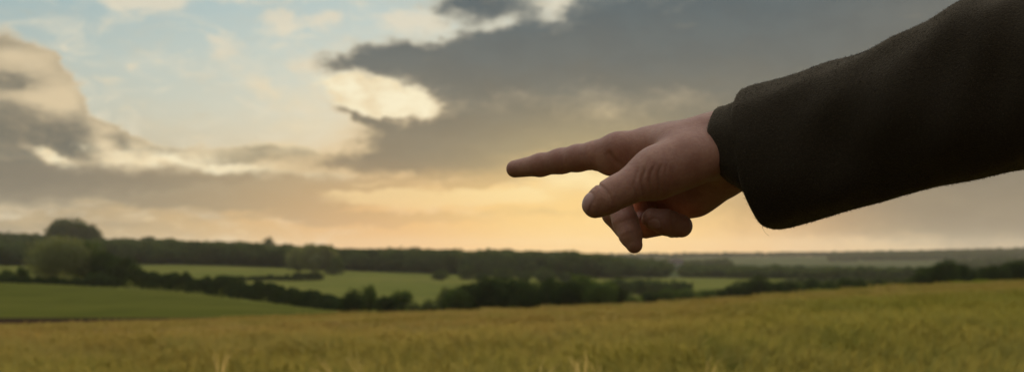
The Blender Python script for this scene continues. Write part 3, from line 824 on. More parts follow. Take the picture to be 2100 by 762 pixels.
for s_ in (-1, 1):
    def boot_fn(X, s_=s_):
        D = smin(cone(X, L_(-.01, .10 * s_, .15), L_(-.01, .10 * s_, .05), .05, .045), cone(X, L_(-.03, .10 * s_, .04), L_(.15, .112 * s_, .032), .042, .038), .03)
        return np.maximum(D, .002 - (X[2] - PO[2]))
    lo_, hi_ = bounds([L_(.2, .03 * s_, 0), L_(-.1, .18 * s_, .2), L_(.2, .18 * s_, 0), L_(-.1, .03 * s_, .2)], .03)
    bv, bq = field(lo_, hi_, .007, boot_fn)
    pobj('boot', bv, bq, leather)
def hair_fn(X):
    D = cone(X, L_(-.012, 0, 1.70), L_(.0, 0, 1.705), .096, .088)
    D = smin(D, cone(X, L_(-.035, 0, 1.66), L_(-.04, 0, 1.60), .075, .055), .02)
    f_ = (X[0] - PO[0]) * Fw[0] + (X[1] - PO[1]) * Fw[1]; z = X[2] - PO[2]
    D = D + .0035 * np.sin(f_ * 210 + z * 60) * np.sin(z * 90)
    face = cone(X, L_(.12, 0, 1.66), L_(.10, 0, 1.55), .085, .085)
    return np.maximum(D, -face)
lo_, hi_ = bounds([L_(.12, -.11, 1.54), L_(-.13, .11, 1.81), L_(.12, .11, 1.54), L_(-.13, -.11, 1.81)], .02)
hv, hq = field(lo_, hi_, .004, hair_fn)
hfz = fuzz(hv, hq, 12000, 0.004, 0.014, nrng)
hv, hq = join((hv, hq), hfz)
pobj('hair', hv, hq, plain('brown_hair', (0.035, 0.02, 0.012), 0.5, 200))
# ---------------------------------------------------------------- terrain
# rows: distance; columns: bearings. Values are how far below eye level the ground lies, as an angle in photograph pixels.
COLX = [-2600, -600, 0, 350, 700, 1000, 1300, 1700, 2100, 2700, 4700]
ROWS = {
    140: [136, 133, 131, 130, 128, 125, 112, 86, 64, 54, 54],
    220: [92, 90, 92, 98, 118, 122, 116, 90, 64, 52, 52],
    300: [60, 58, 58, 72, 100, 112, 106, 84, 62, 50, 50],
    400: [50, 48, 50, 58, 82, 94, 92, 78, 58, 48, 48],
    550: [40, 40, 42, 46, 52, 60, 66, 62, 52, 45, 45],
    700: [24, 24, 24, 26, 36, 44, 50, 50, 46, 40, 40],
    900: [8, 8, 8, 14, 27, 33, 39, 43, 42, 38, 38],
    1200: [-14, -16, -16, 0, 18, 26, 31, 35, 36, 32, 30],
    1600: [-8, -10, -8, 2, 14, 22, 26, 30, 30, 26, 24],
    2200: [0, -2, 0, 6, 12, 18, 17, 18, 14, 10, 10],
    3000: [6, 4, 6, 8, 10, 12, 8, 4, -4, -8, -8],
    5000: [10, 10, 10, 10, 10, 10, 8, 6, 2, 0, 0],
    9000: [6] * 11,
}
RY = sorted(ROWS)
ZT = np.array([[-ROWS[y][i] * y / F for i in range(len(COLX))] for y in RY])
EDGE = [(-2600, 690), (-600, 680), (0, 668), (350, 658), (700, 645), (1000, 636), (1300, 624), (1500, 611), (1700, 596), (1900, 583), (2100, 573), (2700, 560), (4700, 560)]
BH = 0.74                                  # height of the barley
CAMH = 1.27
def ye_of(px):                             # how far the barley field runs
    return float(np.interp(px, [-2600, 0, 700, 1300, 2100, 4700], [88, 88, 92, 100, 118, 118]))
def pxof(x, y): return 1050 + F * x / max(y, 12.0)
def hnoise(x, y):
    return (math.sin(x * .031 + y * .017) + math.sin(x * .013 - y * .023 + 1.3) + .5 * math.sin(x * .071 + 2.1) * math.sin(y * .057))

def ground_z(x, y):
    px = min(max(pxof(x, y), -2600), 4700)
    ye = ye_of(px)
    pe = float(np.interp(px, [e[0] for e in EDGE], [e[1] for e in EDGE])) - HZ
    ze = -pe * ye / F - BH
    if y <= ye:
        t_ = max(y, 0.0) / ye
        z = -CAMH + (ze + CAMH) * t_ ** 1.16
        return z + 0.02 * math.sin(x * .9) * math.sin(y * .7) * min(1, t_ * 6)
    cols = [float(np.interp(px, COLX, ZT[i])) for i in range(len(RY))]
    if y < RY[0]:
        t_ = (y - ye) / (RY[0] - ye)
        zz = ze + (cols[0] - ze) * (t_ * t_ * (3 - 2 * t_))
        return zz
    z = float(np.interp(y, RY, cols))
    # rounded between the rows
    zl = float(np.interp(y * .94, RY, cols)) if y * .94 > RY[0] else cols[0]; zh = float(np.interp(y * 1.06, RY, cols))
    z = (z * 2 + zl + zh) / 4
    k = min(1.0, max(0.0, (y - 250) / 400))
    return z + hnoise(x, y) * 0.35 * k

# ---- ground materials
def ground_mat(name, c1, c2, scale, c3=None, rough=0.95, stripe=0.0, bump=0.0):
    m, t, out = material(name)
    b = t.add('ShaderNodeBsdfDiffuse'); t.l.new(b.outputs[0], out.inputs[0])
    g = t.add('ShaderNodeNewGeometry'); v = g.outputs['Position']
    n = t.noise(v, scale, 5, 0.6); n2 = t.noise(t.vmath('MULTIPLY', v, (1, .35, 1)), scale * 7, 4, 0.6)
    c = t.mix(t.smooth(n, 0.35, 0.65), c1, c2)
    if c3: c = t.mix(t.math('MULTIPLY', t.smooth(n2, 0.45, 0.7), 0.5), c, c3)
    t.put(b.inputs['Color'], c); b.inputs['Roughness'].default_value = 1.0
    return m
M_soil = ground_mat('field_soil', (0.085, 0.06, 0.028), (0.12, 0.085, 0.03), 0.3)
M_strip = ground_mat('bare_soil', (0.045, 0.026, 0.017), (0.075, 0.045, 0.028), 0.4)
M_past = ground_mat('pasture_grass', (0.140, 0.150, 0.026), (0.185, 0.180, 0.034), 0.02, (0.105, 0.120, 0.022))
M_mead = ground_mat('meadow_grass', (0.225, 0.235, 0.050), (0.27, 0.26, 0.060), 0.012, (0.17, 0.18, 0.042))
M_hill = ground_mat('far_hill', (0.10, 0.125, 0.045), (0.17, 0.17, 0.075), 0.004, (0.045, 0.06, 0.025))

ys = [-60, -30, -15, -6, -2, 0, 2, 4]
y = 6.0
while y < 80: ys.append(y); y *= 1.09
ys += [80, 84, 88, 92, 96, 100, 104, 108, 112, 116, 120, 124, 128, 132, 136, 140, 146, 152]
y = 160.0
while y < 9000: ys.append(y); y *= 1.045
ys.append(9500)
us = sorted(set([-1.25, -1.0, -.8, -.65, -.55, -.48] + [round(-.44 + .0125 * i, 4) for i in range(71)] + [.48, .55, .65, .8, 1.0, 1.25]))
def region(x, y):
    px = pxof(x, y); ye = ye_of(min(max(px, -2600), 4700))
    if y < ye + 4: return 'field_ground'
    if y < 142: return 'bare_soil' if y < 140 and px < 800 else 'pasture'
    hedge = float(np.interp(px, [-600, 0, 350, 600, 700, 5000], [300, 300, 285, 235, 222, 222]))
    if y < hedge: return 'pasture'
    if y < 720: return 'meadow'
    return 'hills'
def build_ground():
    V_ = []; W = len(us)
    for y_ in ys:
        hw = max(y_, 60.0)
        for u in us:
            x = u * hw; V_.append((x, y_, ground_z(x, y_)))
    by = {}
    for i in range(len(ys) - 1):
        for j in range(W - 1):
            a = i * W + j; q_ = (a, a + 1, a + 1 + W, a + W)
            cx = sum(V_[k][0] for k in q_) / 4; cy = sum(V_[k][1] for k in q_) / 4
            by.setdefault(region(cx, cy), []).append(q_)
    mats = {'field_ground': M_soil, 'bare_soil': M_strip, 'pasture': M_past, 'meadow': M_mead, 'hills': M_hill}
    VV = np.array(V_)
    for name, fs in by.items():
        fs = np.array(fs); ids, inv = np.unique(fs, return_inverse=True)
        o = mesh_obj(name, VV[ids], inv.reshape(fs.shape), mats[name], None, True)
        o['kind'] = 'structure'
build_ground()
# ---------------------------------------------------------------- trees
def foliage_mat(name, c1, c2, tr=0.25):
    m, t, out = material(name)
    d = t.add('ShaderNodeBsdfDiffuse'); tl = t.add('ShaderNodeBsdfTranslucent'); mx = t.add('ShaderNodeMixShader')
    g = t.add('ShaderNodeNewGeometry'); oi = t.add('ShaderNodeObjectInfo')
    n = t.noise(g.outputs['Position'], 0.55, 4, 0.6)
    c = t.mix(t.smooth(n, 0.35, 0.65), c1, c2)
    c = t.mix(t.math('MULTIPLY', oi.outputs['Random'], 0.5), c, tuple(x * 1.5 for x in c2))
    t.put(d.inputs[0], c); t.put(tl.inputs[0], t.vmath('MULTIPLY', c, (1.2, 1.3, .6)))
    mx.inputs[0].default_value = tr
    t.l.new(d.outputs[0], mx.inputs[1]); t.l.new(tl.outputs[0], mx.inputs[2]); t.l.new(mx.outputs[0], out.inputs[0])
    return m
M_dark = foliage_mat('dark_foliage', (0.026, 0.044, 0.015), (0.042, 0.064, 0.020))
M_mid = foliage_mat('mid_foliage', (0.055, 0.085, 0.024), (0.085, 0.115, 0.030))
M_pale = foliage_mat('pale_foliage', (0.085, 0.105, 0.040), (0.13, 0.15, 0.055))
M_willow = foliage_mat('willow_foliage', (0.125, 0.135, 0.064), (0.17, 0.178, 0.085), .3)
M_wood = foliage_mat('woodland_foliage', (0.040, 0.064, 0.024), (0.070, 0.094, 0.032))
M_bark = plain('bark', (0.09, 0.07, 0.05), 0.9, 4)

def crown_mesh(name, seed, rx, rz, z0, nlump, nleaf, leaf, mat, flat=0.0):
    """a crown of leaf sprays scattered through and over uneven lumps"""
    r = np.random.default_rng(seed)
    lumps = []
    for i in range(nlump):
        for _ in range(30):
            p = r.normal(0, 1, 3); p /= np.linalg.norm(p); p *= r.random() ** 0.4
            if p[2] > -0.75: break
        c = np.array((p[0] * rx * .68, p[1] * rx * .68, z0 + rz * (.5 + .40 * p[2])))
        lr = (0.28 + 0.24 * r.random()) * min(rx, rz * .6)
        if abs(p[2]) > .6: lr *= .75
        lumps.append((c, lr))
    sizes = np.array([l[1] ** 2 for l in lumps]); sizes /= sizes.sum()
    pick = r.choice(nlump, nleaf, p=sizes)
    cen = np.array([l[0] for l in lumps])[pick]; lr = np.array([l[1] for l in lumps])[pick]
    d = r.normal(0, 1, (nleaf, 3)); d /= np.linalg.norm(d, axis=1, keepdims=True)
    rad_ = lr * (0.55 + 0.5 * r.random(nleaf) ** .6 + (r.random(nleaf) > .9) * .22)
    p = cen + d * rad_[:, None] * np.array((1, 1, .88))
    p[:, 2] = np.maximum(p[:, 2], z0 * .4 + .15 * r.random(nleaf))
    nrm = d + r.normal(0, .55, (nleaf, 3)); nrm /= np.linalg.norm(nrm, axis=1, keepdims=True)
    a = np.cross(nrm, r.normal(0, 1, (nleaf, 3))); a /= np.linalg.norm(a, axis=1, keepdims=True); b = np.cross(nrm, a)
    s = leaf * (0.6 + 0.8 * r.random(nleaf))[:, None]
    b = b * .7
    v = np.stack([p - a * s, p + b * s * .8 - a * s * .1, p + a * s, p - b * s * .8 + a * s * .1], 1).reshape(-1, 3)
    q_ = np.arange(nleaf * 4).reshape(-1, 4)
    me = bpy.data.meshes.new(name)
    nv, nf = len(v), len(q_)
    me.vertices.add(nv); me.vertices.foreach_set('co', v.astype(np.float32).ravel())
    me.loops.add(nf * 4); me.loops.foreach_set('vertex_index', q_.astype(np.int32).ravel())
    me.polygons.add(nf); me.polygons.foreach_set('loop_start', np.arange(0, nf * 4, 4, dtype=np.int32))
    me.update(calc_edges=True); me.materials.append(mat)
    return me, lumps

def trunk_mesh(name, seed, h, r0, lumps):
    r = random.Random(seed)
    pts = [np.array((r.uniform(-.03, .03) * h * i / 4, r.uniform(-.03, .03) * h * i / 4, h * .62 * i / 4)) for i in range(5)]
    parts = [tube(pts, [r0 * 1.25, r0, r0 * .85, r0 * .65, r0 * .4], 8)]
    for c, lr in lumps[:9]:
        s = pts[r.choice((1, 2, 2, 3))]
        m_ = (s + c) / 2 + np.array((0, 0, -.04 * h))
        parts.append(tube([s, m_, np.array(c)], [r0 * .42, r0 * .28, r0 * .1], 5))
    v, q_ = join(*parts)
    me = bpy.data.meshes.new(name)
    me.from_pydata([tuple(x) for x in v], [], [tuple(x) for x in q_.tolist()])
    me.polygons.foreach_set('use_smooth', [True] * len(me.polygons)); me.materials.append(M_bark)
    return me

PROTO = {}
def proto(kind, i):
    k = (kind, i)
    if k in PROTO: return PROTO[k]
    seed = sum(map(ord, kind)) * 31 + i * 7
    r = random.Random(seed)
    if kind == 'round':      # broad hedgerow tree, unit height
        cm, lm = crown_mesh('crown', seed, .52, .96, .04, 34, 7000, .024, None)
    elif kind == 'tall':
        cm, lm = crown_mesh('crown', seed, .40, .94, .06, 24, 5600, .024, None)
    elif kind == 'bush':     # leafy down to the ground
        cm, lm = crown_mesh('crown', seed, .62, 1.0, .0, 22, 4200, .032, None)
    elif kind == 'willow':
        cm, lm = crown_mesh('crown', seed, .70, .98, .02, 46, 11000, .019, None)
    elif kind == 'wood':
        cm, lm = crown_mesh('crown', seed, .46, .95, .05, 16, 1500, .042, None)
    tm = trunk_mesh('trunk', seed, 1.0, .028, lm)
    PROTO[k] = (cm, tm); return PROTO[k]
MATCROWN = {}
def crown_with(cm, mat):
    k = (cm.name, mat.name)
    if k not in MATCROWN:
        c = cm.copy(); c.materials.clear(); c.materials.append(mat); MATCROWN[k] = c
    return MATCROWN[k]

def place_tree(name, kind, i, px, d, h, mat, label, cat, group=None, wide=1.0, sink=0.5, pt=None):
    x, y = ((px - 1050) * d / F, d) if pt is None else pt
    o = empty(name, (x, y, ground_z(x, y) - sink), rngt.uniform(0, 6.28))
    cm, tm = proto(kind, i)
    o.scale = (h * wide, h * wide, h)
    for nm, me in (('crown', crown_with(cm, mat)), ('trunk', tm)):
        c = bpy.data.objects.new(nm, me); C.objects.link(c); c.parent = o
    setp(o, label, cat, group)
    return o
rngt = random.Random(11)
COUNT = {}
def htop(py, d, px, add=0):
    """height of a tree at px, distance d, whose top shows at row py"""
    x = (px - 1050) * d / F
    return ((HZ - py) * d / F - ground_z(x, d)) * 1.10 + .5

# --- the clump at the far left
ORD = ['first', 'second', 'third', 'fourth', 'fifth', 'sixth', 'seventh', 'eighth', 'ninth', 'tenth', 'eleventh', 'twelfth', 'thirteenth', 'fourteenth', 'fifteenth',
       'sixteenth', 'seventeenth', 'eighteenth', 'nineteenth', 'twentieth', 'twenty-first', 'twenty-second', 'twenty-third', 'twenty-fourth', 'twenty-fifth', 'twenty-sixth', 'twenty-seventh', 'twenty-eighth', 'twenty-ninth', 'thirtieth']
L1 = [
    ('willow_tree', 'willow', 0, 108, 320, 488, M_willow, 'broad pale green rounded tree standing in front of the dark left clump', 'tree', 1.15),
    ('hedgerow_tree', 'round', 1, 178, 328, 500, M_mid, 'mid green rounded tree just right of the broad pale tree', 'tree', .9),
    ('hedgerow_tree', 'round', 2, 222, 322, 522, M_dark, 'dark leaning tree between the mid green tree and the hedge', 'tree', 1.0),
    ('hedgerow_tree', 'bush', 3, 252, 312, 530, M_dark, 'low dark tree at the right end of the left clump', 'tree', .9),
    ('shrub', 'bush', 0, 12, 315, 550, M_mid, 'olive shrub at the left picture edge above the lower pasture', 'shrub', 1.1),
    ('shrub', 'bush', 1, 45, 308, 548, M_mid, 'olive shrub under the left side of the pale tree', 'shrub', 1.0),
    ('shrub', 'bush', 2, 200, 305, 556, M_dark, 'dark shrub under the mid green rounded tree', 'shrub', 1.3),
    ('big_oak', 'round', 0, 142, 1010, 449, M_wood, 'domed tree rising highest above the ridge wood at left', 'tree', 1.2),
    ('ridge_tree', 'round', 3, 118, 1000, 462, M_wood, 'shoulder tree left of the domed tree on the ridge', 'tree', .8),
    ('ridge_tree', 'round', 4, 186, 1000, 466, M_wood, 'shoulder tree right of the domed tree on the ridge', 'tree', .8),
    ('ridge_tree', 'round', 1, 552, 1050, 490, M_wood, 'single treetop standing above the ridge wood left of centre', 'tree', .8),
    ('ridge_tree', 'tall', 1, 678, 1080, 500, M_wood, 'small spiky treetop on the ridge above the brightest meadow', 'tree', .7),
    ('meadow_tree', 'round', 1, 612, 640, 510, M_willow, 'grey green tree at the left of the meadow copse', 'tree', 1.0),
    ('meadow_tree', 'round', 2, 640, 630, 504, M_willow, 'tallest middle tree of the meadow copse', 'tree', 1.0),
    ('meadow_tree', 'round', 4, 668, 632, 508, M_willow, 'round tree right of the middle in the meadow copse', 'tree', .9),
    ('meadow_tree', 'bush', 1, 690, 625, 526, M_wood, 'low tree at the right end of the meadow copse', 'tree', .9),
]
for (nm, kd, i, px, d, ty, mt, lb, ct, wd) in L1:
    place_tree(nm, kd, i, px, d, htop(ty, d, px), mt, lb, ct, wide=wd)

# --- the near line of trees along the far edge of the barley, left to right
ROW = [(725, 205, 592, 'bush', .8), (757, 210, 588, 'round', .8), (790, 204, 603, 'bush', 1.0), (823, 208, 594, 'round', .9), (850, 203, 618, 'bush', .9), (882, 206, 612, 'bush', 1.0),
       (915, 212, 592, 'round', .9), (938, 206, 588, 'bush', .9), (968, 212, 580, 'round', 1.0), (1000, 208, 574, 'round', 1.1), (1040, 213, 570, 'round', 1.15), (1082, 207, 578, 'round', 1.0),
       (1120, 212, 576, 'round', 1.1), (1160, 206, 574, 'round', 1.0), (1198, 211, 570, 'round', 1.15), (1235, 205, 578, 'round', 1.1), (1268, 209, 590, 'bush', 1.0), (1298, 205, 604, 'bush', .9)]
cols_ = ['dark', 'mid', 'dark', 'mid', 'olive', 'olive', 'olive', 'mid', 'dark', 'dark', 'dark', 'dark', 'dark', 'dark', 'mid', 'mid', 'dark', 'olive']
for i, (px, d, ty, kd, wd) in enumerate(ROW):
    cm_ = {'dark': M_dark, 'mid': M_mid, 'olive': M_pale if i in (4, 5, 6) else M_mid}[cols_[i]]
    place_tree('hedgerow_tree', kd, i % 5, px, d, htop(ty, d, px), cm_, f'{cols_[i]} green tree behind barley edge, {ORD[i]} of eighteen rightward from the long hedge', 'tree', 'trees lining the far edge of the barley field', wd)
ROW2 = [(1335, 260, 598), (1372, 262, 592), (1410, 258, 590), (1452, 262, 592), (1492, 258, 584), (1528, 262, 572), (1560, 258, 570), (1592, 261, 574), (1625, 258, 577), (1662, 262, 574), (1700, 258, 574), (1735, 262, 571), (1768, 258, 574), (1800, 262, 574), (1832, 258, 573), (1862, 262, 572)]
for i, (px, d, ty) in enumerate(ROW2):
    place_tree('hedgerow_tree', 'bush' if i % 3 else 'round', i % 5, px, d, htop(ty, d, px), M_mid if i in (1, 2, 3) else M_dark, f'bushy tree behind rising barley below the sleeve, {ORD[i]} of sixteen from the left', 'tree', 'bushy trees behind the rising right side of the barley', 1.25)
for i, (px, d, ty) in enumerate([(905, 560, 552), (955, 600, 543), (985, 590, 556), (1030, 560, 548), (1075, 580, 552), (1118, 560, 548), (1160, 570, 556), (1270, 420, 567), (1310, 430, 572), (1350, 420, 572), (1390, 425, 574)]):
    place_tree('valley_tree', 'bush', i % 5, px, d, htop(ty, d, px), M_wood, f'rounded valley tree beyond the near tree line, {ORD[i]} of eleven from the left', 'tree', 'scattered trees across the valley', 1.2)
# --- dark clump at the right
for i, (px, d, ty, wd) in enumerate([(1885, 232, 560, 1.0), (1908, 238, 545, 1.0), (1938, 234, 538, 1.1), (1968, 240, 541, 1.0), (1998, 235, 556, 1.0), (2022, 240, 550, .9), (2048, 236, 541, 1.0), (2080, 240, 537, 1.1), (2112, 236, 534, 1.2), (2160, 238, 540, 1.2), (2220, 236, 545, 1.2)]):
    place_tree('hedgerow_tree', 'round', (i + 2) % 5, px, d, htop(ty, d, px), M_dark, f'dark tree in the clump on the right skyline, {ORD[i]} of eleven from the left', 'tree', 'dark clump beyond the right side of the barley', wd)

# --- long hedge running down from the left clump: one clipped-looking but ragged hedge
def hedge(name, pts, w, mat, label, seed, leaf=.20, dens=330):
    r = np.random.default_rng(seed); ps = []
    V_ = []
    for (a, b) in zip(pts[:-1], pts[1:]):
        (xa, ya, ha), (xb, yb, hb) = a, b
        L = math.hypot(xb - xa, yb - ya); n = int(L * dens)
        t_ = r.random(n); x = xa + (xb - xa) * t_; y = ya + (yb - ya) * t_; h = ha + (hb - ha) * t_
        s = t_ * L + xa
        hh = h * (0.80 + 0.20 * np.sin(s * .42 + seed) * np.sin(s * .97 + 1.7) + 0.10 * np.sin(s * 2.3))
        ang_ = r.random(n) * math.pi; rr = 0.72 + .34 * r.random(n)
        side = np.cos(ang_) * rr * w * (1 + .25 * np.sin(s * 1.1)); up = np.sin(ang_) ** .7 * rr * hh
        nx, ny = -(yb - ya) / L, (xb - xa) / L
        gz = np.array([ground_z(x[i], y[i]) for i in range(0, n, 40)]); gz = np.interp(np.arange(n), np.arange(0, n, 40), gz) if False else ground_z(xa, ya) + (ground_z(xb, yb) - ground_z(xa, ya)) * t_
        ps.append(np.stack([x + nx * side, y + ny * side, gz + up + .05], 1))
    p = np.concatenate(ps); n = len(p)
    nrm = r.normal(0, 1, (n, 3)); nrm /= np.linalg.norm(nrm, axis=1, keepdims=True)
    a = np.cross(nrm, r.normal(0, 1, (n, 3))); a /= np.linalg.norm(a, axis=1, keepdims=True); b = np.cross(nrm, a) * .7
    s = (leaf * (.6 + .8 * r.random(n)))[:, None]
    v = np.stack([p - a * s, p + b * s, p + a * s, p - b * s], 1).reshape(-1, 3)
    base = np.array((pts[0][0], pts[0][1], ground_z(pts[0][0], pts[0][1])))
    o = mesh_obj(name, v - base, np.arange(n * 4).reshape(-1, 4), mat)
    o.location = base
    return setp(o, label, 'hedge')
def hp(px, d, ty):
    x = (px - 1050) * d / F
    return (x, d, max(1.2, (htop(ty, d, px) - .5) / 1.10))
def subdiv(pts, k=8):
    out = []
    for a, b in zip(pts[:-1], pts[1:]):
        for i in range(k): out.append(tuple(a[j] + (b[j] - a[j]) * i / k for j in range(3)))
    return out + [pts[-1]]
hedge('long_hedge', subdiv([hp(265, 298, 545), hp(330, 290, 555), hp(400, 282, 562), hp(470, 272, 566), hp(540, 258, 578), hp(600, 246, 586), hp(650, 232, 600), hp(700, 224, 604), hp(735, 216, 612)]), 1.6, M_dark, 'long dark hedge sloping down to the right between the lower pasture and the meadows', 3)
hedge('thin_hedge', subdiv([hp(-260, 304, 566), hp(-20, 303, 568), hp(120, 302, 568), hp(250, 298, 566)]), 1.1, M_dark, 'low dark hedge under the pale tree at the top of the lower pasture', 4)
hedge('thin_hedge', subdiv([hp(455, 480, 564), hp(520, 492, 565), hp(600, 500, 560), hp(660, 520, 556)]), 1.0, M_dark, 'thin dark hedge line dividing the two bright meadows', 5, .24, 160)
hedge('thin_hedge', subdiv([hp(1240, 440, 570), hp(1350, 435, 573), hp(1420, 430, 576)]), 1.2, M_dark, 'thin dark hedge above the little bright meadow beside the fingertip', 6, .24, 160)
hedge('thin_hedge', subdiv([hp(1600, 560, 572), hp(1760, 560, 567), hp(1890, 560, 568)]), 1.2, M_wood, 'thin hedge across the pale valley field right of the hand', 7, .28, 120)

# --- woods: masses that nobody could count
def instancer(name, pts, sources, label, kind='stuff', cat=None):
    """points carrying scale, turn and which source; drawn with instances"""
    me = bpy.data.meshes.new(name)
    me.from_pydata([p[0] for p in pts], [], [])
    for nm, typ, idx in (('sc', 'FLOAT_VECTOR', 1), ('rt', 'FLOAT_VECTOR', 2)):
        at_ = me.attributes.new(nm, typ, 'POINT'); at_.data.foreach_set('vector', np.array([p[idx] for p in pts], np.float32).ravel())
    at_ = me.attributes.new('ix', 'INT', 'POINT'); at_.data.foreach_set('value', np.array([p[3] for p in pts], np.int32))
    o = bpy.data.objects.new(name, me); C.objects.link(o)
    col_ = bpy.data.collections.new(name + '_sources')
    for i, s in enumerate(sources):
        so = bpy.data.objects.new(f'{name}_source_{chr(97 + i)}', s); col_.objects.link(so)
    g = bpy.data.node_groups.new(name, 'GeometryNodeTree')
    g.interface.new_socket('Geometry', in_out='INPUT', socket_type='NodeSocketGeometry')
    g.interface.new_socket('Geometry', in_out='OUTPUT', socket_type='NodeSocketGeometry')
    n = g.nodes; l = g.links
    gi = n.new('NodeGroupInput'); go = n.new('NodeGroupOutput')
    ci = n.new('GeometryNodeCollectionInfo'); ci.inputs['Collection'].default_value = col_; ci.inputs['Separate Children'].default_value = True; ci.inputs['Reset Children'].default_value = True
    ip = n.new('GeometryNodeInstanceOnPoints'); ip.inputs['Pick Instance'].default_value = True
    def attr(nm, typ):
        a = n.new('GeometryNodeInputNamedAttribute'); a.data_type = typ; a.inputs['Name'].default_value = nm
        return next(x for x in a.outputs if x.enabled)
    l.new(gi.outputs[0], ip.inputs['Points']); l.new(ci.outputs[0], ip.inputs['Instance'])
    l.new(attr('ix', 'INT'), ip.inputs['Instance Index']); l.new(attr('sc', 'FLOAT_VECTOR'), ip.inputs['Scale'])
    l.new(attr('rt', 'FLOAT_VECTOR'), ip.inputs['Rotation'])
    l.new(ip.outputs[0], go.inputs[0])
    md = o.modifiers.new('scatter', 'NODES'); md.node_group = g
    setp(o, label, cat, None, kind)
    return o
WS = [crown_with(proto('wood', i)[0], M_wood) for i in range(5)]
def scatter_wood(name, label, poly, dens, h0, h1, seed, skip=None):
    """poly: list of (px_left, px_right, distance) rows"""
    r = random.Random(seed); pts = []
    for (pl, pr, d0, d1) in poly:
        n = int((pr - pl) * (d0 + d1) / 2 / F * (d1 - d0) * dens)
        for _ in range(n):
            d = r.uniform(d0, d1); px = r.uniform(pl, pr); x = (px - 1050) * d / F
            if skip and skip(px, d): continue
            h = r.uniform(h0, h1) * (1.18 if r.random() > .93 else 1)
            if name == 'ridge_woods' and px > 1200: h *= max(.35, 1 - (px - 1200) / 420)
            w = h * r.uniform(.95, 1.4)
            pts.append(((x, d, ground_z(x, d) - .1 * h), (w, w, h), (0, 0, r.uniform(0, 6.28)), r.randrange(5)))
    return instancer(name, pts, WS, label)
scatter_wood('ridge_woods', 'dark wood covering the long ridge', [(-500, 300, 735, 1010), (230, 700, 725, 1180), (640, 1030, 720, 1230), (-500, 700, 1050, 1250), (1000, 1500, 690, 1250), (-500, 60, 690, 760)], .018, 8.5, 15, 1, lambda px, d: px > rngt.uniform(1250, 1500) or (1374 < px < 1398 and d < 1190))
scatter_wood('valley_woods', 'grey green wood across the valley on the right', [(1380, 2500, 720, 900), (1500, 1950, 660, 720), (1290, 1480, 900, 1150), (1380, 1800, 900, 1000)], .021, 4.3, 6.6, 2, lambda px, d: 1370 < px < 1402 and d < 1190)
scatter_wood('hill_woods', 'hazy wood on the far hill', [(900, 2600, 2950, 3150), (1700, 2600, 2300, 2600), (1950, 2600, 1500, 1800), (1330, 1500, 1500, 1600), (-600, 900, 1500, 1700)], .0045, 9, 13, 3)
# scattered far trees, too small to see their parts
b_m = plain('render_wall', (0.62, 0.58, 0.50), 0.9, 3); b_r = plain('roof_tile', (0.10, 0.07, 0.06), 0.8, 3)
def cottage(px, d):
    x = (px - 1050) * d / F; z = ground_z(x, d); r = empty('cottage', (x, d, z), .3)
    W, Dp, H, Hr = 11, 7, 5.5, 3.2
    o_ = 0
    v = [(-W/2, -Dp/2, -1), (W/2, -Dp/2, -1), (W/2, Dp/2, -1), (-W/2, Dp/2, -1), (-W/2, -Dp/2, H), (W/2, -Dp/2, H), (W/2, Dp/2, H), (-W/2, Dp/2, H), (-W/2, 0, H + Hr), (W/2, 0, H + Hr)]
    mesh_obj('wall', v, [(0, 1, 5, 4), (2, 3, 7, 6), (1, 2, 6, 9, 5), (3, 0, 4, 8, 7)], b_m, r)
    e = .4
    rv = []
    for sx in (-1, 1):
        for (yy, zz) in ((-Dp/2 - e, H - .35), (0, H + Hr + .05), (Dp/2 + e, H - .35), (0, H + Hr + .3)):
            rv.append((sx * (W/2 + e), yy, zz))
    mesh_obj('roof', rv, [(0, 4, 7, 3), (3, 7, 6, 2), (0, 1, 5, 4), (1, 2, 6, 5), (0, 3, 2, 1), (4, 5, 6, 7)], b_r, r)
    wm = plain('window_glass', (0.05, 0.06, 0.07), 0.2)
    for wx in (-3.6, 0, 3.6):
        for wz in (1.0, 3.4):
            mesh_obj('window', [(wx - .5, -Dp/2 - .03, wz), (wx + .5, -Dp/2 - .03, wz), (wx + .5, -Dp/2 - .03, wz + 1.2), (wx - .5, -Dp/2 - .03, wz + 1.2)], [(0, 1, 2, 3)], wm, r)
    return setp(r, 'small pale cottage half hidden among far trees right of the pointing hand', 'house')
cottage(1386, 1165)
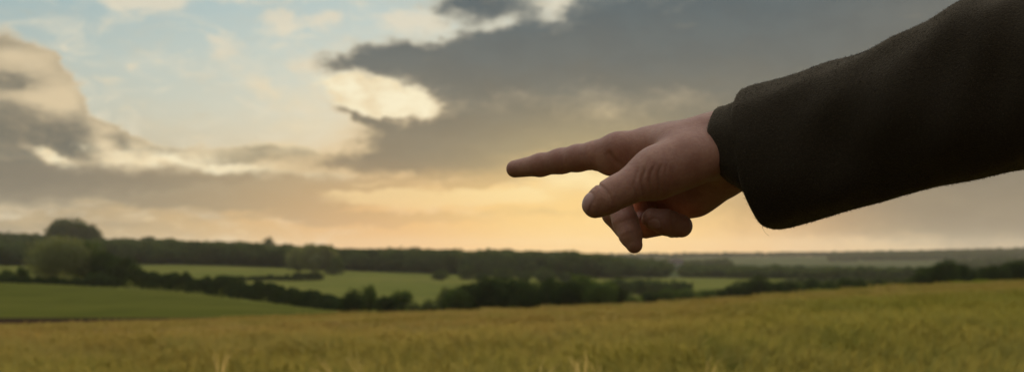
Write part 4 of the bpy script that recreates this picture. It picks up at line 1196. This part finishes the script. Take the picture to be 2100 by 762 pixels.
# ---------------------------------------------------------------- barley
def straw_mat(name, lowc, topc, tr=0.35, rnd=True):
    m, t, out = material(name)
    d = t.add('ShaderNodeBsdfDiffuse'); tl = t.add('ShaderNodeBsdfTranslucent'); mx = t.add('ShaderNodeMixShader')
    g = t.add('ShaderNodeNewGeometry'); oi = t.add('ShaderNodeObjectInfo')
    at_ = t.add('ShaderNodeAttribute', attribute_name='hgt')
    c = t.mix(t.smooth(at_.outputs['Fac'], 0.45, 0.85), lowc, topc)
    # drifts of greener and riper crop across the field, in ground coordinates
    pos = g.outputs['Position']
    n = t.noise(t.vmath('MULTIPLY', pos, (.45, 1.0, 0)), 0.10, 4, 0.55); n2 = t.noise(pos, 0.9, 3, 0.6); n3 = t.noise(pos, 6.0, 2, 0.6)
    sp = t.add('ShaderNodeSeparateXYZ'); t.put(sp.inputs[0], pos)
    right = t.smooth(t.math('MULTIPLY_ADD', sp.outputs[1], -.14, sp.outputs[0]), -2.0, 6.0)
    f = t.math('ADD', t.smooth(n, 0.40, 0.66), t.math('MULTIPLY', right, 0.25), clamp=True)
    rgt = t.smooth(sp.outputs[0], 0.0, 9.0)
    nearg = t.smooth(t.math('MULTIPLY_ADD', rgt, -26.0, sp.outputs[1]), 30.0, 6.0)
    strip = t.math('MULTIPLY', t.smooth(sp.outputs[1], 88.0, 99.0), t.smooth(sp.outputs[0], 13.0, 22.0))
    f = t.math('MAXIMUM', t.math('MULTIPLY', f, .5), t.math('MAXIMUM', t.math('MULTIPLY', nearg, t.math('MULTIPLY_ADD', rgt, .3, .6)), t.math('MULTIPLY', strip, .8)))
    c = t.mix(f, c, t.vmath('MULTIPLY', c, (.68, .86, .52)))
    c = t.mix(t.math('MULTIPLY', strip, .8), c, t.vmath('MULTIPLY', c, (.60, .88, .35)))
    c = t.mix(t.math('MULTIPLY', t.smooth(n2, .4, .7), .6), c, t.vmath('MULTIPLY', c, (.62, .78, .5)))
    c = t.mix(t.math('MULTIPLY', t.smooth(n3, .5, .75), .5), c, t.vmath('MULTIPLY', c, (1.35, 1.25, 1.2)))
    t.put(d.inputs[0], c); t.put(tl.inputs[0], c); mx.inputs[0].default_value = tr
    t.l.new(d.outputs[0], mx.inputs[1]); t.l.new(tl.outputs[0], mx.inputs[2]); t.l.new(mx.outputs[0], out.inputs[0])
    return m
M_straw = straw_mat('barley', (0.14, 0.15, 0.030), (0.53, 0.400, 0.135))

def ear_geo(base, dirn, L, r, rng, awns, awnL, aw=.0009):
    """one barley ear: a tapering body of grain rows and a brush of long awns. Returns verts, quads"""
    d = dirn / np.linalg.norm(dirn)
    a = np.cross(d, (0.3, 0.5, 0.8)); a /= np.linalg.norm(a); b = np.cross(d, a)
    V_, Q_ = [], []
    prof = [(0, .35), (.18, .95), (.5, 1.0), (.8, .75), (1.0, .2)]
    for (t_, k) in prof:
        for j in range(4):
            th = math.pi / 2 * j
            V_.append(base + d * L * t_ + (a * math.cos(th) * r + b * math.sin(th) * r * .6) * k)
    for i in range(len(prof) - 1):
        for j in range(4): Q_.append((i * 4 + j, i * 4 + (j + 1) % 4, i * 4 + 4 + (j + 1) % 4, i * 4 + 4 + j))
    for k in range(awns):
        t_ = rng.uniform(.05, .95); s = rng.choice((-1, 1))
        p = base + d * L * t_
        o = a * s * rng.uniform(.12, .30) + b * rng.uniform(-.15, .15)
        e = p + (d + o) * awnL * rng.uniform(.8, 1.15)
        w = np.cross(d, rng_vec(rng)); w = w / np.linalg.norm(w) * aw
        i0 = len(V_); V_ += [p - w, p + w, e + w * .3, e - w * .3]; Q_.append((i0, i0 + 1, i0 + 2, i0 + 3))
    return V_, Q_
def rng_vec(rng): return np.array([rng.gauss(0, 1) for _ in range(3)])

def patch(name, seed, size, n, awns, fat, leaves=2, lo=.0):
    rng = random.Random(seed); V_, Q_, H_ = [], [], []
    def put(v, q_):
        i0 = len(V_); V_.extend(v); Q_.extend([tuple(i0 + k for k in f) for f in q_]); H_.extend([x[2] / BH for x in v])
    for _ in range(n):
        x, y = rng.uniform(-size / 2, size / 2), rng.uniform(-size / 2, size / 2)
        h = BH * rng.gauss(.86, .055); lean = np.array((rng.gauss(-.10, .09), rng.gauss(.0, .08), 0))
        top = np.array((x, y, h)) + lean * h * .6
        mid = np.array((x, y, h * .55)) + lean * h * .15
        w = np.array((rng.uniform(-1, 1), rng.uniform(-1, 1), 0)); w = w / (np.linalg.norm(w) + 1e-6) * .0016 * fat
        l0 = np.array((x, y, lo))
        put([l0 - w, l0 + w, mid + w, mid - w, top + w * .8, top - w * .8], [(0, 1, 2, 3), (3, 2, 4, 5)])
        nod = np.array((lean[0] * 4 + rng.gauss(-.25, .25), lean[1] * 3 + rng.gauss(0, .25), rng.uniform(.25, 1.0)))
        v, q_ = ear_geo(top, nod, rng.uniform(.055, .085), .0055 * fat, rng, awns, .10, .0006 * fat)
        put(v, q_)
        for _ in range(leaves):
            z = rng.uniform(.35, .85) * h; th = rng.uniform(0, 6.28); Ll = rng.uniform(.10, .22)
            dd = np.array((math.cos(th), math.sin(th), .5)); s_ = np.array((-math.sin(th), math.cos(th), 0)) * .0045 * fat
            p0 = np.array((x, y, z)) + lean * z * .3; p1 = p0 + dd * Ll * .6; p2 = p0 + dd * Ll * np.array((1, 1, .4))
            put([p0 - s_, p0 + s_, p1 + s_, p1 - s_, p2], [(0, 1, 2, 3)]); Q_.append((len(V_) - 2, len(V_) - 3, len(V_) - 1))
    me = bpy.data.meshes.new(name)
    me.from_pydata([tuple(float(c) for c in v) for v in V_], [], Q_)
    at_ = me.attributes.new('hgt', 'FLOAT', 'POINT'); at_.data.foreach_set('value', np.array(H_, np.float32))
    me.materials.append(M_straw)
    return me
near_src = [patch('barley_patch', 100 + i, 1.0, 250, 9, 1.0) for i in range(3)]
mid_src = [patch('barley_tuft', 200 + i, 1.5, 240, 4, 1.9, 1, .25) for i in range(3)]
far_src = [patch('barley_spread', 300 + i, 3.0, 420, 2, 3.6, 1, .40) for i in range(3)]
def lay(y0, y1, cell, seed, n, xmax=None):
    r = random.Random(seed); pts = []
    y = y0
    while y < y1:
        hw = max(9.0, .62 * y + 5.0) if y < 50 else .85 * y
        k = int(hw / cell) + 1
        for i in range(-k, k + 1):
            x = i * cell + r.uniform(-.15, .15) * cell; yy = y + r.uniform(-.15, .15) * cell
            if yy > ye_of(pxof(x, yy)): continue
            dx = ground_z(x + .5, yy) - ground_z(x - .5, yy); dy_ = ground_z(x, yy + .5) - ground_z(x, yy - .5)
            if math.hypot(x - PO[0], yy - PO[1]) < .9: continue
            if math.hypot(x, yy) < 1.6: continue
            s = 1 + r.uniform(-.05, .05) + .05 * math.sin(x * .5 + yy * .21) * math.sin(yy * .33 - x * .2)
            pts.append(((x, yy, ground_z(x, yy)), (1.03, 1.03, s), (math.atan(dy_), -math.atan(dx), (r.randrange(4) * math.pi / 2 if n < 3 else 0)), r.randrange(3)))
        y += cell
    return pts
instancer('barley_crop', lay(-4, 22, 1.0, 1, 0), near_src, 'ripening barley with long awns in the front of the field')
instancer('barley_crop', lay(22, 52, 1.5, 2, 0), mid_src, 'golden green barley across the middle of the field')
instancer('barley_crop', lay(52, 125, 3.0, 3, 0), far_src, 'smooth golden barley at the far side of the field')

# single ears standing above the crop along the bottom of the picture
M_stalk, _t, _o = material('ripe_stalk')
_d = _t.add('ShaderNodeBsdfDiffuse'); _l = _t.add('ShaderNodeBsdfTranslucent'); _x = _t.add('ShaderNodeMixShader'); _x.inputs[0].default_value = .55
_g = _t.add('ShaderNodeNewGeometry'); _c = _t.mix(_t.noise(_g.outputs['Position'], 60, 3), (.42, .34, .14), (.56, .46, .21))
for _s in (_d, _l): _t.put(_s.inputs[0], _c)
_t.l.new(_d.outputs[0], _x.inputs[1]); _t.l.new(_l.outputs[0], _x.inputs[2]); _t.l.new(_x.outputs[0], _o.inputs[0])
def stalk(px, py, d_, hx, hz, L, awns, label, awnL=.13, nodding=False):
    """an ear whose base shows at px, py"""
    d = d_ * .6; base = np.array(P(px, py, d)); awnL *= .66; L *= .6; gz = ground_z(base[0], base[1])
    r = random.Random(int(px)); root = empty('barley_stalk', (base[0], base[1], gz))
    b = base - np.array((base[0], base[1], gz))
    dirn = np.array((hx, r.uniform(-.15, .15), hz))
    stem = catmull([np.array((-hx * .10, 0, 0)), np.array((-hx * .06, 0, b[2] * .5)), b - dirn * .02, b], 12)
    v, q_ = tube(stem, .0013, 5); mesh_obj('stem', v, q_, M_stalk, root, True)
    d0 = dirn / np.linalg.norm(dirn); a = np.cross(d0, (0, 1, 0)); a /= np.linalg.norm(a); bb = np.cross(d0, a)
    V_, Q_ = [], []
    for i in range(11):              # rows of grains
        for s in (-1, 1):
            c = b + d0 * L * (i + .5 * (s > 0)) / 11 + a * s * .0032
            g0, g1 = c, c + (d0 + a * s * .35) * .011
            tv_, tq_ = tube([g0, (g0 + g1) / 2, g1], [.0010, .0025 * (1 - .03 * i), .0006], 5)
            k = len(V_); V_.extend(list(tv_)); Q_.extend([tuple(k + z for z in f) for f in tq_])
    mesh_obj('ear', np.array(V_), np.array(Q_), M_stalk, root, True)
    V_, Q_ = [], []
    for k in range(awns):
        t_ = r.uniform(.05, 1.0); s = r.choice((-1, 1)); p = b + d0 * L * t_ + a * s * .004
        e = p + (d0 + a * s * r.uniform(.02, .30) + bb * r.uniform(-.15, .15)) * awnL * r.uniform(.7, 1.1)
        m_ = (p + e) / 2 - (a * s) * .002
        wv = np.cross(e - p, (0, 1, 0)); wv /= np.linalg.norm(wv); tv_, tq_ = np.array([p - wv * .00045, p + wv * .00045, m_ + wv * .0004, m_ - wv * .0004, e + wv * .0003, e - wv * .0003]), np.array([(0, 1, 2, 3), (3, 2, 4, 5)]); i0 = len(V_)
        V_.extend(list(tv_)); Q_.extend([tuple(i0 + z for z in f) for f in tq_])
    aw_ = mesh_obj('awns', np.array(V_), np.array(Q_), M_stalk, root, True)
    for o in root.children:
        at_ = o.data.attributes.new('hgt', 'FLOAT', 'POINT'); at_.data.foreach_set('value', np.full(len(o.data.vertices), .9, np.float32))
    setp(root, label, 'barley ear', 'single barley ears standing above the crop')
STALKS = [
    (448, 775, 6.6, .10, 1.0, .06, 16, 'barley ear with an upright brush of awns, leftmost at the bottom of the field'),
    (700, 775, 6.8, -.75, .75, .06, 12, 'barley ear with awns fanned to the left, second from the left at the bottom'),
    (745, 770, 7.2, -.25, 1.0, .06, 7, 'slim upright barley ear just right of the fanned left ear'),
    (984, 762, 6.9, -.75, .60, .07, 2, 'nodding green barley ear with short awns under the fingertip'),
    (1098, 780, 7.0, .45, 1.0, .06, 9, 'barley ear with spread pale awns below the thumb side of the hand'),
    (1172, 772, 7.1, .10, 1.0, .05, 5, 'small dark barley ear between the two pale brushes of awns'),
    (1204, 782, 6.6, -.22, 1.0, .06, 14, 'tallest pale brush of barley awns right of centre at the bottom'),
    (1236, 775, 7.4, -.30, 1.0, .06, 6, 'slim barley ear right of the tallest pale brush'),
    (1440, 790, 7.0, .25, 1.0, .06, 8, 'barley ear barely showing below the coat cuff at the bottom'),
]
for s_ in STALKS: stalk(s_[0], s_[1] + 22, *s_[2:])
# ---------------------------------------------------------------- evening haze over the valley
def haze_box():
    x0, x1, y0, y1, z0, z1 = -14000, 14000, -300, 9900, -75, 90
    v = [(x, y, z) for z in (z0, z1) for y in (y0, y1) for x in (x0, x1)]
    f = [(0, 2, 3, 1), (4, 5, 7, 6), (0, 1, 5, 4), (2, 6, 7, 3), (0, 4, 6, 2), (1, 3, 7, 5)]
    m, t, out = material('haze')
    pv = t.add('ShaderNodeVolumePrincipled')
    pv.inputs['Color'].default_value = (0.86, 0.91, 0.95, 1); pv.inputs['Density'].default_value = 0.000042
    pv.inputs['Anisotropy'].default_value = 0.35
    t.l.new(pv.outputs[0], out.inputs['Volume'])
    o = mesh_obj('haze', v, f, m); o['kind'] = 'stuff'
    o['label'] = 'thin evening haze over the valley'
haze_box()
